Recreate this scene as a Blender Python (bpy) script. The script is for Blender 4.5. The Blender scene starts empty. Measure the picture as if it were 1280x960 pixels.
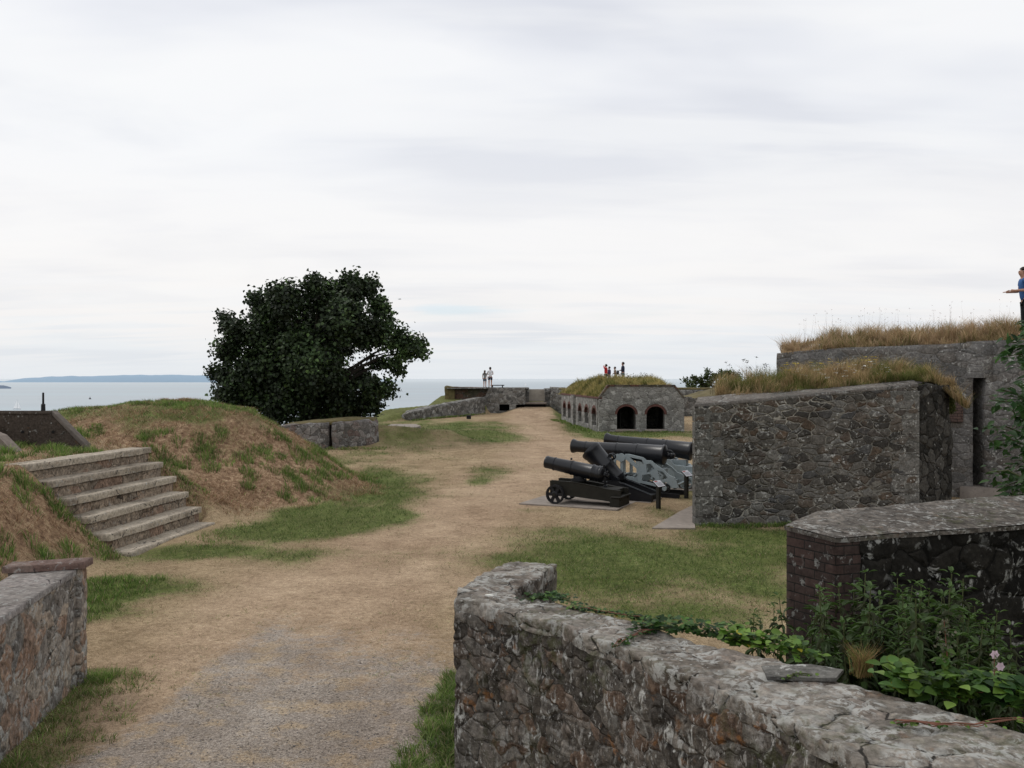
import bpy, bmesh, math, random
import numpy as np
from mathutils import Vector, Matrix
random.seed(7); RS = np.random.RandomState(11)
R = math.radians; PI = math.pi
sc = bpy.context.scene; COL = sc.collection
E = 3.2; F = 1108.0
def P(px, py, d): return Vector(((px-640)*d/F, d, E-(py-473)*d/F))
def G(px, py, z=0.0):
    d = (E-z)*F/(py-473); return ((px-640)*d/F, d)
# ------------------------------------------------------------------ noise
def _h(i, j, k, s):
    n = (i*374761393 + j*668265263 + k*1274126177 + s*974634777) & 0xffffffff
    n = ((n ^ (n >> 13))*1274126177) & 0xffffffff
    return ((n ^ (n >> 16)) & 0xffffff)/float(0xffffff)
def vn(x, y, z=0.0, s=0):
    x = np.asarray(x, float); y = np.asarray(y, float); z = np.zeros_like(x)+z
    xi = np.floor(x).astype(np.int64); yi = np.floor(y).astype(np.int64); zi = np.floor(z).astype(np.int64)
    fx = x-xi; fy = y-yi; fz = z-zi
    fx = fx*fx*(3-2*fx); fy = fy*fy*(3-2*fy); fz = fz*fz*(3-2*fz)
    r = 0
    for a in (0, 1):
        for b in (0, 1):
            for c in (0, 1):
                w = (fx if a else 1-fx)*(fy if b else 1-fy)*(fz if c else 1-fz)
                r = r + w*_h(xi+a, yi+b, zi+c, s)
    return r
def fbm(x, y, z=0.0, s=0, o=4):
    r = 0; a = .5; t = 0; x = np.asarray(x, float); y = np.asarray(y, float); z = np.zeros_like(x)+z
    for k in range(o):
        r = r + a*vn(x*2**k, y*2**k, z*2**k, s+k); t += a; a *= .5
    return r/t
def ss(a, b, x):
    t = np.clip((np.asarray(x, float)-a)/(b-a), 0, 1); return t*t*(3-2*t)
# ------------------------------------------------------------------ materials
class NT:
    def __init__(s, name, world=None):
        if world: s.m = world
        else: s.m = bpy.data.materials.new(name)
        s.m.use_nodes = True; s.t = s.m.node_tree; s.t.nodes.clear(); s.n = s.t.nodes
    def node(s, typ, **kw):
        n = s.n.new(typ)
        for k, v in kw.items():
            if k.startswith('i_'):
                key = k[2:]
                key = int(key) if key.isdigit() else key
                s.set(n.inputs[key], v)
            else: setattr(n, k, v)
        return n
    def set(s, inp, v):
        if isinstance(v, bpy.types.NodeSocket): s.t.links.new(v, inp)
        else: inp.default_value = v
    def math(s, op, a, b=0.0, clamp=False):
        n = s.n.new('ShaderNodeMath'); n.operation = op; n.use_clamp = clamp
        s.set(n.inputs[0], a); s.set(n.inputs[1], b); return n.outputs[0]
    def sstep(s, v, lo, hi, a=0.0, b=1.0):
        n = s.n.new('ShaderNodeMapRange'); n.interpolation_type = 'SMOOTHSTEP'
        s.set(n.inputs[0], v); s.set(n.inputs[1], lo); s.set(n.inputs[2], hi); s.set(n.inputs[3], a); s.set(n.inputs[4], b)
        return n.outputs[0]
    def mix(s, f, a, b, mode='MIX'):
        n = s.n.new('ShaderNodeMix'); n.data_type = 'RGBA'; n.blend_type = mode
        s.set(n.inputs[0], f)
        for k, v in ((6, a), (7, b)):
            if isinstance(v, (tuple, list)): v = (*v[:3], 1)
            s.set(n.inputs[k], v)
        return n.outputs[2]
    def noise(s, vec, scale, detail=4, rough=.55, dist=0.0, out='Fac'):
        n = s.n.new('ShaderNodeTexNoise'); n.inputs['Scale'].default_value = scale
        n.inputs['Detail'].default_value = detail; n.inputs['Roughness'].default_value = rough
        n.inputs['Distortion'].default_value = dist
        if vec is not None: s.t.links.new(vec, n.inputs['Vector'])
        return n.outputs[out]
    def coord(s, which='Object'): return s.node('ShaderNodeTexCoord').outputs[which]
    def mapping(s, vec, scale=(1, 1, 1), loc=(0, 0, 0), rot=(0, 0, 0)):
        n = s.n.new('ShaderNodeMapping'); s.t.links.new(vec, n.inputs[0])
        n.inputs[1].default_value = loc; n.inputs[2].default_value = rot; n.inputs[3].default_value = scale
        return n.outputs[0]
    def ramp(s, f, stops, interp='LINEAR'):
        n = s.n.new('ShaderNodeValToRGB'); n.color_ramp.interpolation = interp
        el = n.color_ramp.elements
        while len(el) < len(stops): el.new(.5)
        for e, (p, c) in zip(el, stops): e.position = p; e.color = (*c, 1)
        s.t.links.new(f, n.inputs[0]); return n.outputs[0]
    def bsdf(s, color, rough=.9, normal=None, metallic=0.0, spec=.3, disp=None):
        b = s.n.new('ShaderNodeBsdfPrincipled'); o = s.n.new('ShaderNodeOutputMaterial')
        if isinstance(color, (tuple, list)): color = (*color[:3], 1)
        s.set(b.inputs['Base Color'], color); s.set(b.inputs['Roughness'], rough); s.set(b.inputs['Metallic'], metallic)
        s.set(b.inputs['Specular IOR Level'], spec)
        if normal is not None: s.t.links.new(normal, b.inputs['Normal'])
        s.t.links.new(b.outputs[0], o.inputs[0])
        if disp is not None: s.t.links.new(disp, o.inputs['Displacement'])
        return s.m
    def bump(s, h, strength=.5, dist=.02, normal=None):
        n = s.n.new('ShaderNodeBump'); n.inputs['Strength'].default_value = strength; n.inputs['Distance'].default_value = dist
        s.t.links.new(h, n.inputs['Height'])
        if normal is not None: s.t.links.new(normal, n.inputs['Normal'])
        return n.outputs[0]

def stone_mat(name, scale=(3, 3, 5), cols=None, mortar=(.2, .19, .17), mw=.05, lichen=.35, orange=.0, stain=.5, disp=0.0,
              bump=.5, warp=.12, tint=(1, 1, 1), lsc=1.0, streak=False, rnd=1.0, gain=1.0, moss=0.0, soft=.35, speck=0.0, celld=1.0):
    m = NT(name); c = m.coord()
    if cols is None: cols = [(.06, .058, .055), (.10, .097, .09), (.14, .135, .125), (.17, .16, .15), (.12, .10, .085)]
    cols = [tuple(v*g*gain for v, g in zip(cc, tint)) for cc in cols]
    nz = m.noise(c, 2.2, 3, .5, out='Color')
    vm = m.node('ShaderNodeVectorMath', operation='SUBTRACT'); m.set(vm.inputs[0], nz); vm.inputs[1].default_value = (.5, .5, .5)
    vs = m.node('ShaderNodeVectorMath', operation='SCALE'); m.set(vs.inputs[0], vm.outputs[0]); vs.inputs['Scale'].default_value = warp*2
    va = m.node('ShaderNodeVectorMath', operation='ADD'); m.set(va.inputs[0], c); m.set(va.inputs[1], vs.outputs[0])
    w = m.mapping(va.outputs[0], scale)
    v1 = m.node('ShaderNodeTexVoronoi', voronoi_dimensions='3D', feature='F1'); m.set(v1.inputs['Vector'], w); v1.inputs['Scale'].default_value = 1; v1.inputs['Randomness'].default_value = rnd
    v2 = m.node('ShaderNodeTexVoronoi', voronoi_dimensions='3D', feature='DISTANCE_TO_EDGE'); m.set(v2.inputs['Vector'], w); v2.inputs['Scale'].default_value = 1; v2.inputs['Randomness'].default_value = rnd
    sep = m.node('ShaderNodeSeparateColor'); m.set(sep.inputs[0], v1.outputs['Color'])
    n = len(cols)
    base = m.ramp(sep.outputs[0], [((i+.5)/n, cc) for i, cc in enumerate(cols)])
    fine = m.noise(c, 22, 5, .65); med = m.noise(c, 5, 4, .6); big = m.noise(c, .7, 3, .5)
    base = m.mix(1.0, base, m.ramp(fine, [(.3, (.55, .55, .55)), (.55, (1, 1, 1)), (.75, (1.35, 1.33, 1.3))]), 'MULTIPLY')
    edge = m.math('ADD', v2.outputs[0], m.math('MULTIPLY', m.math('SUBTRACT', fine, .5), .06))
    edge = m.math('ADD', edge, m.math('MULTIPLY', m.sstep(m.noise(c, 3.1, 4, .6), .45, .7), soft*.12))
    mfac = m.sstep(edge, mw*.35, mw, 1, 0)
    mcol = m.mix(m.sstep(big, .35, .6), tuple(v*gain for v in mortar), tuple(v*.45*gain for v in mortar))
    col = m.mix(mfac, base, mcol)
    # dark joints inside the mortar
    gap = m.math('MULTIPLY', m.sstep(edge, 0.0, mw*.5, 1, 0), m.sstep(med, .5, .6))
    col = m.mix(m.math('MULTIPLY', gap, .85), col, (.012, .011, .01))
    mott = m.noise(c, 11, 5, .7, .8); base2 = m.mix(1.0, col, m.ramp(mott, [(.35, (.45, .43, .41)), (.5, (.95, .95, .95)), (.62, (1.35, 1.33, 1.3))]), 'MULTIPLY'); col = m.mix(min(1, soft*1.2), col, base2)
    # stains
    col = m.mix(m.math('MULTIPLY', m.sstep(m.noise(c, 1.3, 4, .6), .5, .66), stain), col, m.mix(1.0, col, (.42, .40, .38), 'MULTIPLY'))
    if lichen > 0:
        lc = m.mapping(c, (1, 1, .45) if streak else (1, 1, 1))
        l1 = m.noise(lc, 7*lsc, 6, .68, .6); l2 = m.noise(lc, 2.0*lsc, 3, .5)
        lf = m.math('MULTIPLY', m.sstep(l1, .62-.10*lichen, .70-.09*lichen), m.sstep(l2, .38, .6))
        sp = m.node('ShaderNodeTexVoronoi', feature='F1'); m.set(sp.inputs['Vector'], m.mapping(va.outputs[0], (1, 1, .7))); sp.inputs['Scale'].default_value = 11*lsc
        sf = m.math('MULTIPLY', m.sstep(sp.outputs[0], .16, .24, 1, 0), m.sstep(med, .5, .62))
        lf = m.math('MAXIMUM', lf, sf)
        col = m.mix(m.math('MULTIPLY', lf, .8), col, m.mix(big, (.26*gain, .26*gain, .24*gain), (.42*gain, .42*gain, .40*gain)))
    if speck > 0:
        for (q_, sc2, lo, cc) in ((0, 13, .575, (.20, .192, .18)), (1, 24, .60, (.33, .325, .31)), (2, 9, .60, (.03, .026, .023)), (3, 42, .62, (.30, .295, .28))):
            a_ = m.noise(m.mapping(c, (1, 1, .42 if q_ < 3 else .8), (q_*3.3, 0, q_), (.2, .15, 0)), sc2, 5, .68, .5)
            f3 = m.math('MULTIPLY', m.sstep(a_, lo, lo+.05), m.sstep(m.noise(m.mapping(c, (1, 1, 1), (q_*7.1, 2, 3)), 2.4, 3, .6), .38, .56))
            col = m.mix(m.math('MULTIPLY', f3, speck*.85), col, tuple(v*gain for v in cc))
    if orange > 0:
        o1 = m.math('MULTIPLY', m.sstep(m.noise(c, 9, 4, .6), .56, .68), m.sstep(m.noise(m.mapping(c, (1, 1, 1), (5, 3, 1)), 1.7, 3), .48, .62))
        col = m.mix(m.math('MULTIPLY', o1, orange), col, (.22, .10, .035))
    if moss > 0:
        o2 = m.math('MULTIPLY', m.sstep(m.noise(c, 14, 4, .6), .45, .6), m.sstep(m.noise(m.mapping(c, (1, 1, .6), (1, 7, 2)), 1.3, 3), .52, .66))
        col = m.mix(m.math('MULTIPLY', o2, moss), col, (.05, .06, .015))
    hh = m.math('ADD', m.math('MULTIPLY', m.sstep(edge, 0.0, .16), celld), m.math('MULTIPLY', fine, .55))
    hh = m.math('ADD', hh, m.math('MULTIPLY', sep.outputs[1], .5*celld))
    nrm = m.bump(hh, bump, .03)
    d = None
    if disp > 0:
        dn = m.node('ShaderNodeDisplacement'); dn.inputs['Scale'].default_value = disp; dn.inputs['Midlevel'].default_value = 1.1
        m.set(dn.inputs['Height'], m.math('ADD', hh, m.math('MULTIPLY', med, .8))); d = dn.outputs[0]
        m.m.displacement_method = 'BOTH'
        nrm = m.bump(fine, .35, .012)
    return m.bsdf(col, .93, nrm, spec=.12, disp=d)

def plain_mat(name, col, rough=.8, var=.25, sc_=8, bump=.2, metallic=0, spec=.3, spots=None, spotamt=.5):
    m = NT(name); c = m.coord(); n1 = m.noise(c, sc_, 5, .6); n2 = m.noise(c, sc_*.2, 3)
    k = m.mix(n2, tuple(v*(1-var) for v in col), tuple(v*(1+var) for v in col))
    k = m.mix(1.0, k, m.ramp(n1, [(.3, (1-var,)*3), (.7, (1+var,)*3)]), 'MULTIPLY')
    if spots: k = m.mix(m.math('MULTIPLY', m.sstep(m.noise(c, sc_*1.6, 4, .7), .6, .68), spotamt), k, spots)
    return m.bsdf(k, rough, m.bump(n1, bump, .01), metallic, spec)

def brick_mat(name, gain=1.0, lichen=.4, w=.215, h=.075):
    m = NT(name); uv = m.coord('UV'); c = m.coord()
    b = m.node('ShaderNodeTexBrick'); m.set(b.inputs['Vector'], uv)
    b.inputs['Scale'].default_value = 1; b.inputs['Brick Width'].default_value = w; b.inputs['Row Height'].default_value = h
    b.inputs['Mortar Size'].default_value = .006; b.inputs['Mortar Smooth'].default_value = .3; b.inputs['Bias'].default_value = -.1
    b.inputs['Color1'].default_value = (.066*gain, .043*gain, .037*gain, 1); b.inputs['Color2'].default_value = (.05*gain, .036*gain, .032*gain, 1)
    b.inputs['Mortar'].default_value = (.018, .016, .014, 1)
    n1 = m.noise(c, 18, 5, .65); n2 = m.noise(c, 3, 4)
    k = m.mix(1.0, b.outputs[0], m.ramp(n1, [(.3, (.6,)*3), (.7, (1.4,)*3)]), 'MULTIPLY')
    k = m.mix(m.math('MULTIPLY', m.math('MULTIPLY', m.sstep(m.noise(c, 12, 5, .7), .58, .66), m.sstep(n2, .45, .6)), lichen), k, (.3, .3, .28))
    k = m.mix(m.math('MULTIPLY', m.sstep(n2, .5, .65), .5), k, (.02, .018, .017))
    hh = m.math('SUBTRACT', m.math('MULTIPLY', n1, .4), b.outputs['Fac'])
    return m.bsdf(k, .92, m.bump(hh, .6, .012), spec=.15)

def leaf_mat(name, trans=.35, rough=.55, gain=1.0):
    m = NT(name); a = m.node('ShaderNodeVertexColor', layer_name='col'); c = m.coord()
    k = m.mix(1.0, a.outputs[0], m.ramp(m.noise(c, 3, 3), [(.3, (.7*gain,)*3), (.7, (1.3*gain,)*3)]), 'MULTIPLY')
    d = m.node('ShaderNodeBsdfPrincipled'); m.set(d.inputs['Base Color'], k); d.inputs['Roughness'].default_value = rough; d.inputs['Specular IOR Level'].default_value = .3
    t = m.node('ShaderNodeBsdfTranslucent'); m.set(t.inputs[0], k)
    x = m.node('ShaderNodeMixShader'); x.inputs[0].default_value = trans
    m.t.links.new(d.outputs[0], x.inputs[1]); m.t.links.new(t.outputs[0], x.inputs[2])
    o = m.node('ShaderNodeOutputMaterial'); m.t.links.new(x.outputs[0], o.inputs[0]); return m.m

M = {}
M['wall_near'] = stone_mat('near_rubble', (5.2, 5.2, 7.5), [(.045, .040, .035), (.070, .062, .053), (.095, .087, .077), (.12, .11, .098), (.085, .060, .045)],
                           mortar=(.085, .078, .07), mw=.035, lichen=.9, orange=.75, stain=.5, disp=.03, warp=.2, lsc=1.9, streak=True, moss=.5, gain=1.4, soft=1.0, speck=.9, celld=.55)
M['coping_near'] = stone_mat('near_coping', (2.6, 4.6, 5), [(.14, .125, .108), (.19, .172, .148), (.16, .135, .115), (.225, .205, .18)],
                             mortar=(.05, .045, .04), mw=.04, lichen=1.6, orange=.25, stain=1.0, disp=.022, warp=.18, lsc=2.4, moss=.4, gain=1.12, soft=.55, celld=.6)
M['wall_left'] = stone_mat('left_rubble', (4, 4, 4.6), [(.13, .12, .11), (.21, .19, .17), (.28, .24, .195), (.24, .16, .115), (.2, .185, .165)],
                           mortar=(.21, .19, .16), mw=.05, lichen=1.2, orange=.35, stain=.5, disp=.02, warp=.2, lsc=1.5, gain=1.12, soft=1.3, speck=.5, celld=.6)
M['coping_left'] = stone_mat('left_coping', (.8, .8, .8), [(.22, .2, .185), (.26, .235, .22)], mortar=(.12, .1, .1), mw=.01, lichen=.8, orange=.2, stain=.4, disp=.006, lsc=2)
M['pier_cap'] = stone_mat('pier_cap', (.8, .8, .8), [(.15, .10, .085), (.19, .14, .12)], mortar=(.12, .1, .1), mw=.01, lichen=.8, orange=.2, stain=.4, disp=.006, lsc=2)
M['wall_big'] = stone_mat('big_rubble', (3.5, 3.5, 6.6), [(.045, .042, .038), (.075, .07, .062), (.105, .098, .088), (.08, .06, .045), (.06, .06, .06), (.125, .12, .11)],
                          mortar=(.30, .285, .25), mw=.06, lichen=.6, orange=.15, stain=.4, disp=.03, warp=.13, lsc=1.5, gain=1.32, soft=.4, rnd=1.0)
M['quoin'] = stone_mat('quoin_ashlar', (1.3, 1.3, 2.2), [(.10, .098, .09), (.13, .125, .115), (.085, .083, .078)], mortar=(.1, .1, .09), mw=.02, lichen=.9, stain=.5, lsc=1.4, warp=.02, gain=1.25)
M['coping_big'] = stone_mat('big_coping', (1.2, 1.2, 2), [(.16, .145, .13), (.12, .11, .10)], mortar=(.1, .1, .09), mw=.02, lichen=.8, orange=.2, stain=.5, lsc=1.4)
M['wall_end'] = stone_mat('rough_end', (4.5, 4.5, 3.5), [(.03, .029, .026), (.055, .052, .046), (.08, .076, .068)], mortar=(.035, .033, .03), mw=.06, lichen=.3, stain=.7, disp=.04, streak=True)  # side-face shade put into these darker stone colours
M['wall_back'] = stone_mat('back_ashlar', (2.6, 2.6, 4.6), [(.10, .098, .095), (.135, .13, .125), (.16, .155, .15), (.12, .11, .10)], mortar=(.17, .163, .15), mw=.04, lichen=.6, stain=.5, warp=.06, gain=1.35)
M['far_stone'] = stone_mat('far_rubble', (2.6, 2.6, 4.4), [(.10, .098, .092), (.17, .165, .155), (.24, .235, .22), (.13, .12, .105)], mortar=(.09, .085, .08), mw=.06, lichen=.8, stain=.5, warp=.12, lsc=.5, gain=1.15)
M['far_red'] = stone_mat('far_red_rubble', (1.6, 1.6, 2.8), [(.10, .085, .07), (.13, .10, .075), (.12, .06, .045), (.09, .08, .06)], mortar=(.09, .085, .08), mw=.06, lichen=.3, stain=.5, lsc=.5, moss=.6)
M['ruin'] = stone_mat('ruin_rubble', (3.4, 3.4, 4.4), [(.10, .095, .09), (.16, .15, .145), (.21, .2, .19), (.13, .10, .09)], mortar=(.11, .1, .09), mw=.06, lichen=.7, orange=.3, stain=.5, gain=1.2)
M['case_stone'] = stone_mat('casemate_stone', (2.6, 2.6, 4.6), [(.15, .148, .14), (.2, .195, .185), (.12, .118, .112), (.24, .235, .225)], mortar=(.16, .155, .145), mw=.04, lichen=.6, stain=.6, warp=.05, lsc=.6, gain=1.45)
M['brick'] = brick_mat('old_brick', .85, 1.0)
M['brick_far'] = plain_mat('brick_red_far', (.10, .045, .038), .9, .3, 6)
M['brick_red'] = brick_mat('red_brick', 2.0, .1)
M['cap'] = stone_mat('cement_cap', (.7, .7, .7), [(.112, .10, .088), (.14, .125, .11)], mortar=(.12, .11, .1), mw=.005, lichen=1.0, orange=.2, moss=.4, soft=.9, stain=.5, disp=.008, lsc=2.2, gain=1.0)
M['shaded_wall'] = stone_mat('shaded_rubble', (3.0, 3.0, 5.0), [(.008, .0075, .0065), (.014, .013, .011), (.022, .02, .017)], mortar=(.011, .0105, .009), mw=.05, lichen=.75, stain=.8, lsc=1.2, gain=1.0, disp=.02)  # shade of the front face put into these near-black stone colours
M['concrete'] = stone_mat('dark_concrete', (.5, .5, .5), [(.055, .044, .037), (.08, .064, .053)], mortar=(.08, .07, .06), mw=.005, lichen=.15, orange=.25, stain=.8, lsc=1)
M['concrete_mid'] = plain_mat('weathered_concrete', (.11, .092, .078), .9, .25, 9, .3, spots=(.05, .045, .04)); M['concrete_edge'] = plain_mat('worn_concrete', (.20, .165, .14), .9, .25, 9, .3, spots=(.08, .07, .06))
M['tread'] = stone_mat('step_tread', (1.6, .7, 2), [(.37, .32, .255), (.43, .375, .30), (.33, .285, .23)], mortar=(.1, .09, .08), mw=.012, lichen=.4, orange=.25, stain=.5, lsc=1.5, disp=.008)
M['riser'] = stone_mat('step_riser', (2.0, 2.0, 3.2), [(.25, .205, .16), (.31, .25, .19), (.25, .175, .13)], mortar=(.15, .125, .10), mw=.03, lichen=.3, orange=.3, stain=.6, lsc=1.5, disp=.008, soft=1.0)
M['step_far'] = plain_mat('pale_steps', (.30, .27, .23), .9, .15, 4, .2); M['slab'] = plain_mat('pad_concrete', (.25, .215, .185), .92, .2, 5, .3, spots=(.14, .12, .1))
M['dark'] = plain_mat('dark_interior', (.012, .011, .011), .95, .2)
M['iron'] = plain_mat('black_gun_paint', (.005, .006, .009), .36, .15, 14, .10, spec=.45)
M['iron_carr'] = plain_mat('dark_carriage', (.017, .016, .012), .6, .25, 10, .3, spec=.25)
M['black'] = plain_mat('matt_black', (.012, .012, .014), .6, .2, 8)
M['grey_paint'] = plain_mat('grey_paint', (.34, .395, .41), .5, .08, 6, .1, spec=.35, spots=(.13, .15, .155), spotamt=.35)
M['wood_post'] = plain_mat('stained_post', (.022, .021, .017), .75, .3, 12)
M['white'] = plain_mat('white_panel', (.74, .74, .78), .4, .03, 4, .02)
M['red_ink'] = plain_mat('red_heading', (.5, .09, .07), .5, .05)
M['sail'] = plain_mat('sail_cloth', (.93, .93, .93), .8, .01, 3, .02); M['grey_ink'] = plain_mat('grey_lines', (.35, .35, .38), .5, .05)
M['bark'] = plain_mat('bark', (.035, .03, .024), .9, .3, 12, .5)
M['stem'] = plain_mat('green_stem', (.06, .07, .025), .7, .3, 10)
M['stem_red'] = plain_mat('reddish_stem', (.16, .07, .045), .7, .3, 10)
M['leaf'] = leaf_mat('leaves'); M['leaf_dark'] = leaf_mat('tree_leaves', .12, .6); M['grass'] = leaf_mat('grass_blades', .3, .8)
M['turf'] = plain_mat('roof_turf', (.11, .09, .04), .95, .35, 5, .6)
M['petal'] = plain_mat('petal', (.7, .6, .66), .6, .1); M['yellow'] = plain_mat('yellow_flower', (.55, .42, .03), .7, .2); M['whitefl'] = plain_mat('white_flower', (.6, .6, .55), .7, .1)
M['skin'] = plain_mat('skin', (.42, .24, .17), .6, .06); M['hair'] = plain_mat('dark_hair', (.03, .02, .016), .7, .2); M['hair_brown'] = plain_mat('brown_hair', (.07, .045, .03), .7, .2)
for k, c in dict(cloth_white=(.72, .72, .74), cloth_navy=(.02, .024, .05), cloth_grey=(.22, .23, .23), cloth_red=(.5, .03, .035), cloth_purple=(.09, .06, .13), cloth_blue=(.035, .10, .26),
                 cloth_black=(.012, .012, .016), cloth_denim=(.10, .13, .17), cloth_tan=(.3, .25, .2), cloth_teal=(.13, .17, .17)).items(): M[k] = plain_mat(k, c, .85, .08, 20, .2)

# ------------------------------------------------------------------ object helpers
def tag(o, label=None, cat=None, group=None, kind=None):
    if label: o['label'] = label
    if cat: o['category'] = cat
    if group: o['group'] = group
    if kind: o['kind'] = kind
    return o
def empty(name, loc=(0, 0, 0), rz=0, **kw):
    o = bpy.data.objects.new(name, None); o.empty_display_size = .1; COL.objects.link(o); o.location = loc; o.rotation_euler = (0, 0, rz); return tag(o, **kw)
def link(name, me, mat, parent=None, **kw):
    o = bpy.data.objects.new(name, me); COL.objects.link(o)
    for m_ in (mat if isinstance(mat, (list, tuple)) else [mat]): me.materials.append(m_)
    if parent: o.parent = parent
    return tag(o, **kw)
def bm_obj(name, bm, mat, parent=None, smooth=False, **kw):
    bmesh.ops.recalc_face_normals(bm, faces=bm.faces)
    me = bpy.data.meshes.new(name); bm.to_mesh(me); bm.free()
    if smooth:
        me.polygons.foreach_set('use_smooth', [True]*len(me.polygons)); me.set_sharp_from_angle(angle=R(38))
    return link(name, me, mat, parent, **kw)
def np_mesh(name, V, faces_n, idx, cols=None, smooth=False):
    """V (n,3); all faces of faces_n corners; idx flat"""
    me = bpy.data.meshes.new(name); nv = len(V); nf = len(idx)//faces_n
    me.vertices.add(nv); me.vertices.foreach_set('co', np.asarray(V, np.float32).ravel())
    me.loops.add(len(idx)); me.loops.foreach_set('vertex_index', np.asarray(idx, np.int32))
    me.polygons.add(nf); me.polygons.foreach_set('loop_start', np.arange(0, nf*faces_n, faces_n, dtype=np.int32))
    me.update(calc_edges=True)
    if smooth: me.polygons.foreach_set('use_smooth', np.ones(nf, bool))
    if cols is not None:
        a = me.color_attributes.new('col', 'FLOAT_COLOR', 'POINT')
        c4 = np.ones((nv, 4), np.float32); c4[:, :cols.shape[1]] = cols; a.data.foreach_set('color', c4.ravel())
    me.validate(); return me
def box(bm, x0, x1, y0, y1, z0, z1, mat=None):
    r = bmesh.ops.create_cube(bm, size=1); vs = r['verts']
    for v in vs: v.co = Vector(((x0+x1)/2+v.co.x*(x1-x0), (y0+y1)/2+v.co.y*(y1-y0), (z0+z1)/2+v.co.z*(z1-z0)))
    if mat is not None:
        for v in vs: v.co = mat @ v.co
    return vs
def bevel(bm, w=.01, seg=1):
    bmesh.ops.bevel(bm, geom=[e for e in bm.edges if len(e.link_faces) == 2 and e.calc_face_angle(0) > .5], offset=w, segments=seg, affect='EDGES', profile=.6)
def cyl(bm, p0, p1, r0, r1=None, n=16, caps=True):
    p0 = Vector(p0); p1 = Vector(p1); r1 = r0 if r1 is None else r1
    q = (p1-p0).to_track_quat('Z', 'Y').to_matrix(); A = []; B = []
    for i in range(n):
        a = 2*PI*i/n; v = Vector((math.cos(a), math.sin(a), 0))
        A.append(bm.verts.new(p0+q@(v*r0))); B.append(bm.verts.new(p1+q@(v*r1)))
    for i in range(n): bm.faces.new((A[i], A[(i+1) % n], B[(i+1) % n], B[i]))
    if caps: bm.faces.new(A[::-1]); bm.faces.new(B)
def lathe(bm, prof, p0, d, n=28):
    """prof [(s, r)] along direction d from p0"""
    p0 = Vector(p0); d = Vector(d).normalized(); q = d.to_track_quat('Z', 'Y').to_matrix(); rings = []
    for s, r in prof:
        if r < 1e-5: rings.append([bm.verts.new(p0+d*s)]); continue
        rings.append([bm.verts.new(p0+d*s+q@Vector((math.cos(2*PI*i/n)*r, math.sin(2*PI*i/n)*r, 0))) for i in range(n)])
    for A, B in zip(rings, rings[1:]):
        for i in range(n):
            a0, a1 = A[i % len(A)], A[(i+1) % len(A)]; b0, b1 = B[i % len(B)], B[(i+1) % len(B)]
            vs = []
            for v in (a0, a1, b1, b0):
                if v not in vs: vs.append(v)
            if len(vs) > 2: bm.faces.new(vs)
def torus(bm, c, axis, R_, r_, n=20, m_=8):
    q = Vector(axis).to_track_quat('Z', 'Y').to_matrix(); rings = []
    for i in range(n):
        a = 2*PI*i/n; ring = []
        for j in range(m_):
            b = 2*PI*j/m_; rr = R_+r_*math.cos(b)
            ring.append(bm.verts.new(Vector(c)+q@Vector((rr*math.cos(a), rr*math.sin(a), r_*math.sin(b)))))
        rings.append(ring)
    for i in range(n):
        for j in range(m_):
            bm.faces.new((rings[i][j], rings[(i+1) % n][j], rings[(i+1) % n][(j+1) % m_], rings[i][(j+1) % m_]))
def plate(bm, outline, holes, th, T):
    """2-D outline with holes (u,w) -> solid of thickness th along local y, transformed by T(u, y, w)"""
    tmp = bmesh.new(); es = []
    for loop in [outline]+holes:
        vs = [tmp.verts.new((u, 0, w)) for u, w in loop]
        for i in range(len(vs)): es.append(tmp.edges.new((vs[i], vs[(i+1) % len(vs)])))
    bmesh.ops.triangle_fill(tmp, use_beauty=True, use_dissolve=False, edges=es)
    tmp.verts.index_update()
    tris = [[v.index for v in f.verts] for f in tmp.faces]; co = [v.co.copy() for v in tmp.verts]
    bnd = [(e.verts[0].index, e.verts[1].index) for e in tmp.edges if len(e.link_faces) == 1]
    tmp.free()
    A = [bm.verts.new(T(c.x, -th/2, c.z)) for c in co]; B = [bm.verts.new(T(c.x, th/2, c.z)) for c in co]
    for t in tris:
        bm.faces.new([A[i] for i in t]); bm.faces.new([B[i] for i in reversed(t)])
    for a, b in bnd: bm.faces.new((A[a], A[b], B[b], B[a]))
def arch_loop(x0, x1, z0, zs, zt, n=10):
    """opening: jambs to springing zs, segmental head to zt"""
    pts = [(x0, z0), (x0, zs)]; c = (x0+x1)/2; w = (x1-x0)/2
    for i in range(1, n): a = PI-PI*i/n; pts.append((c+w*math.cos(a), zs+(zt-zs)*math.sin(a)))
    return pts+[(x1, zs), (x1, z0)]

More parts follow.
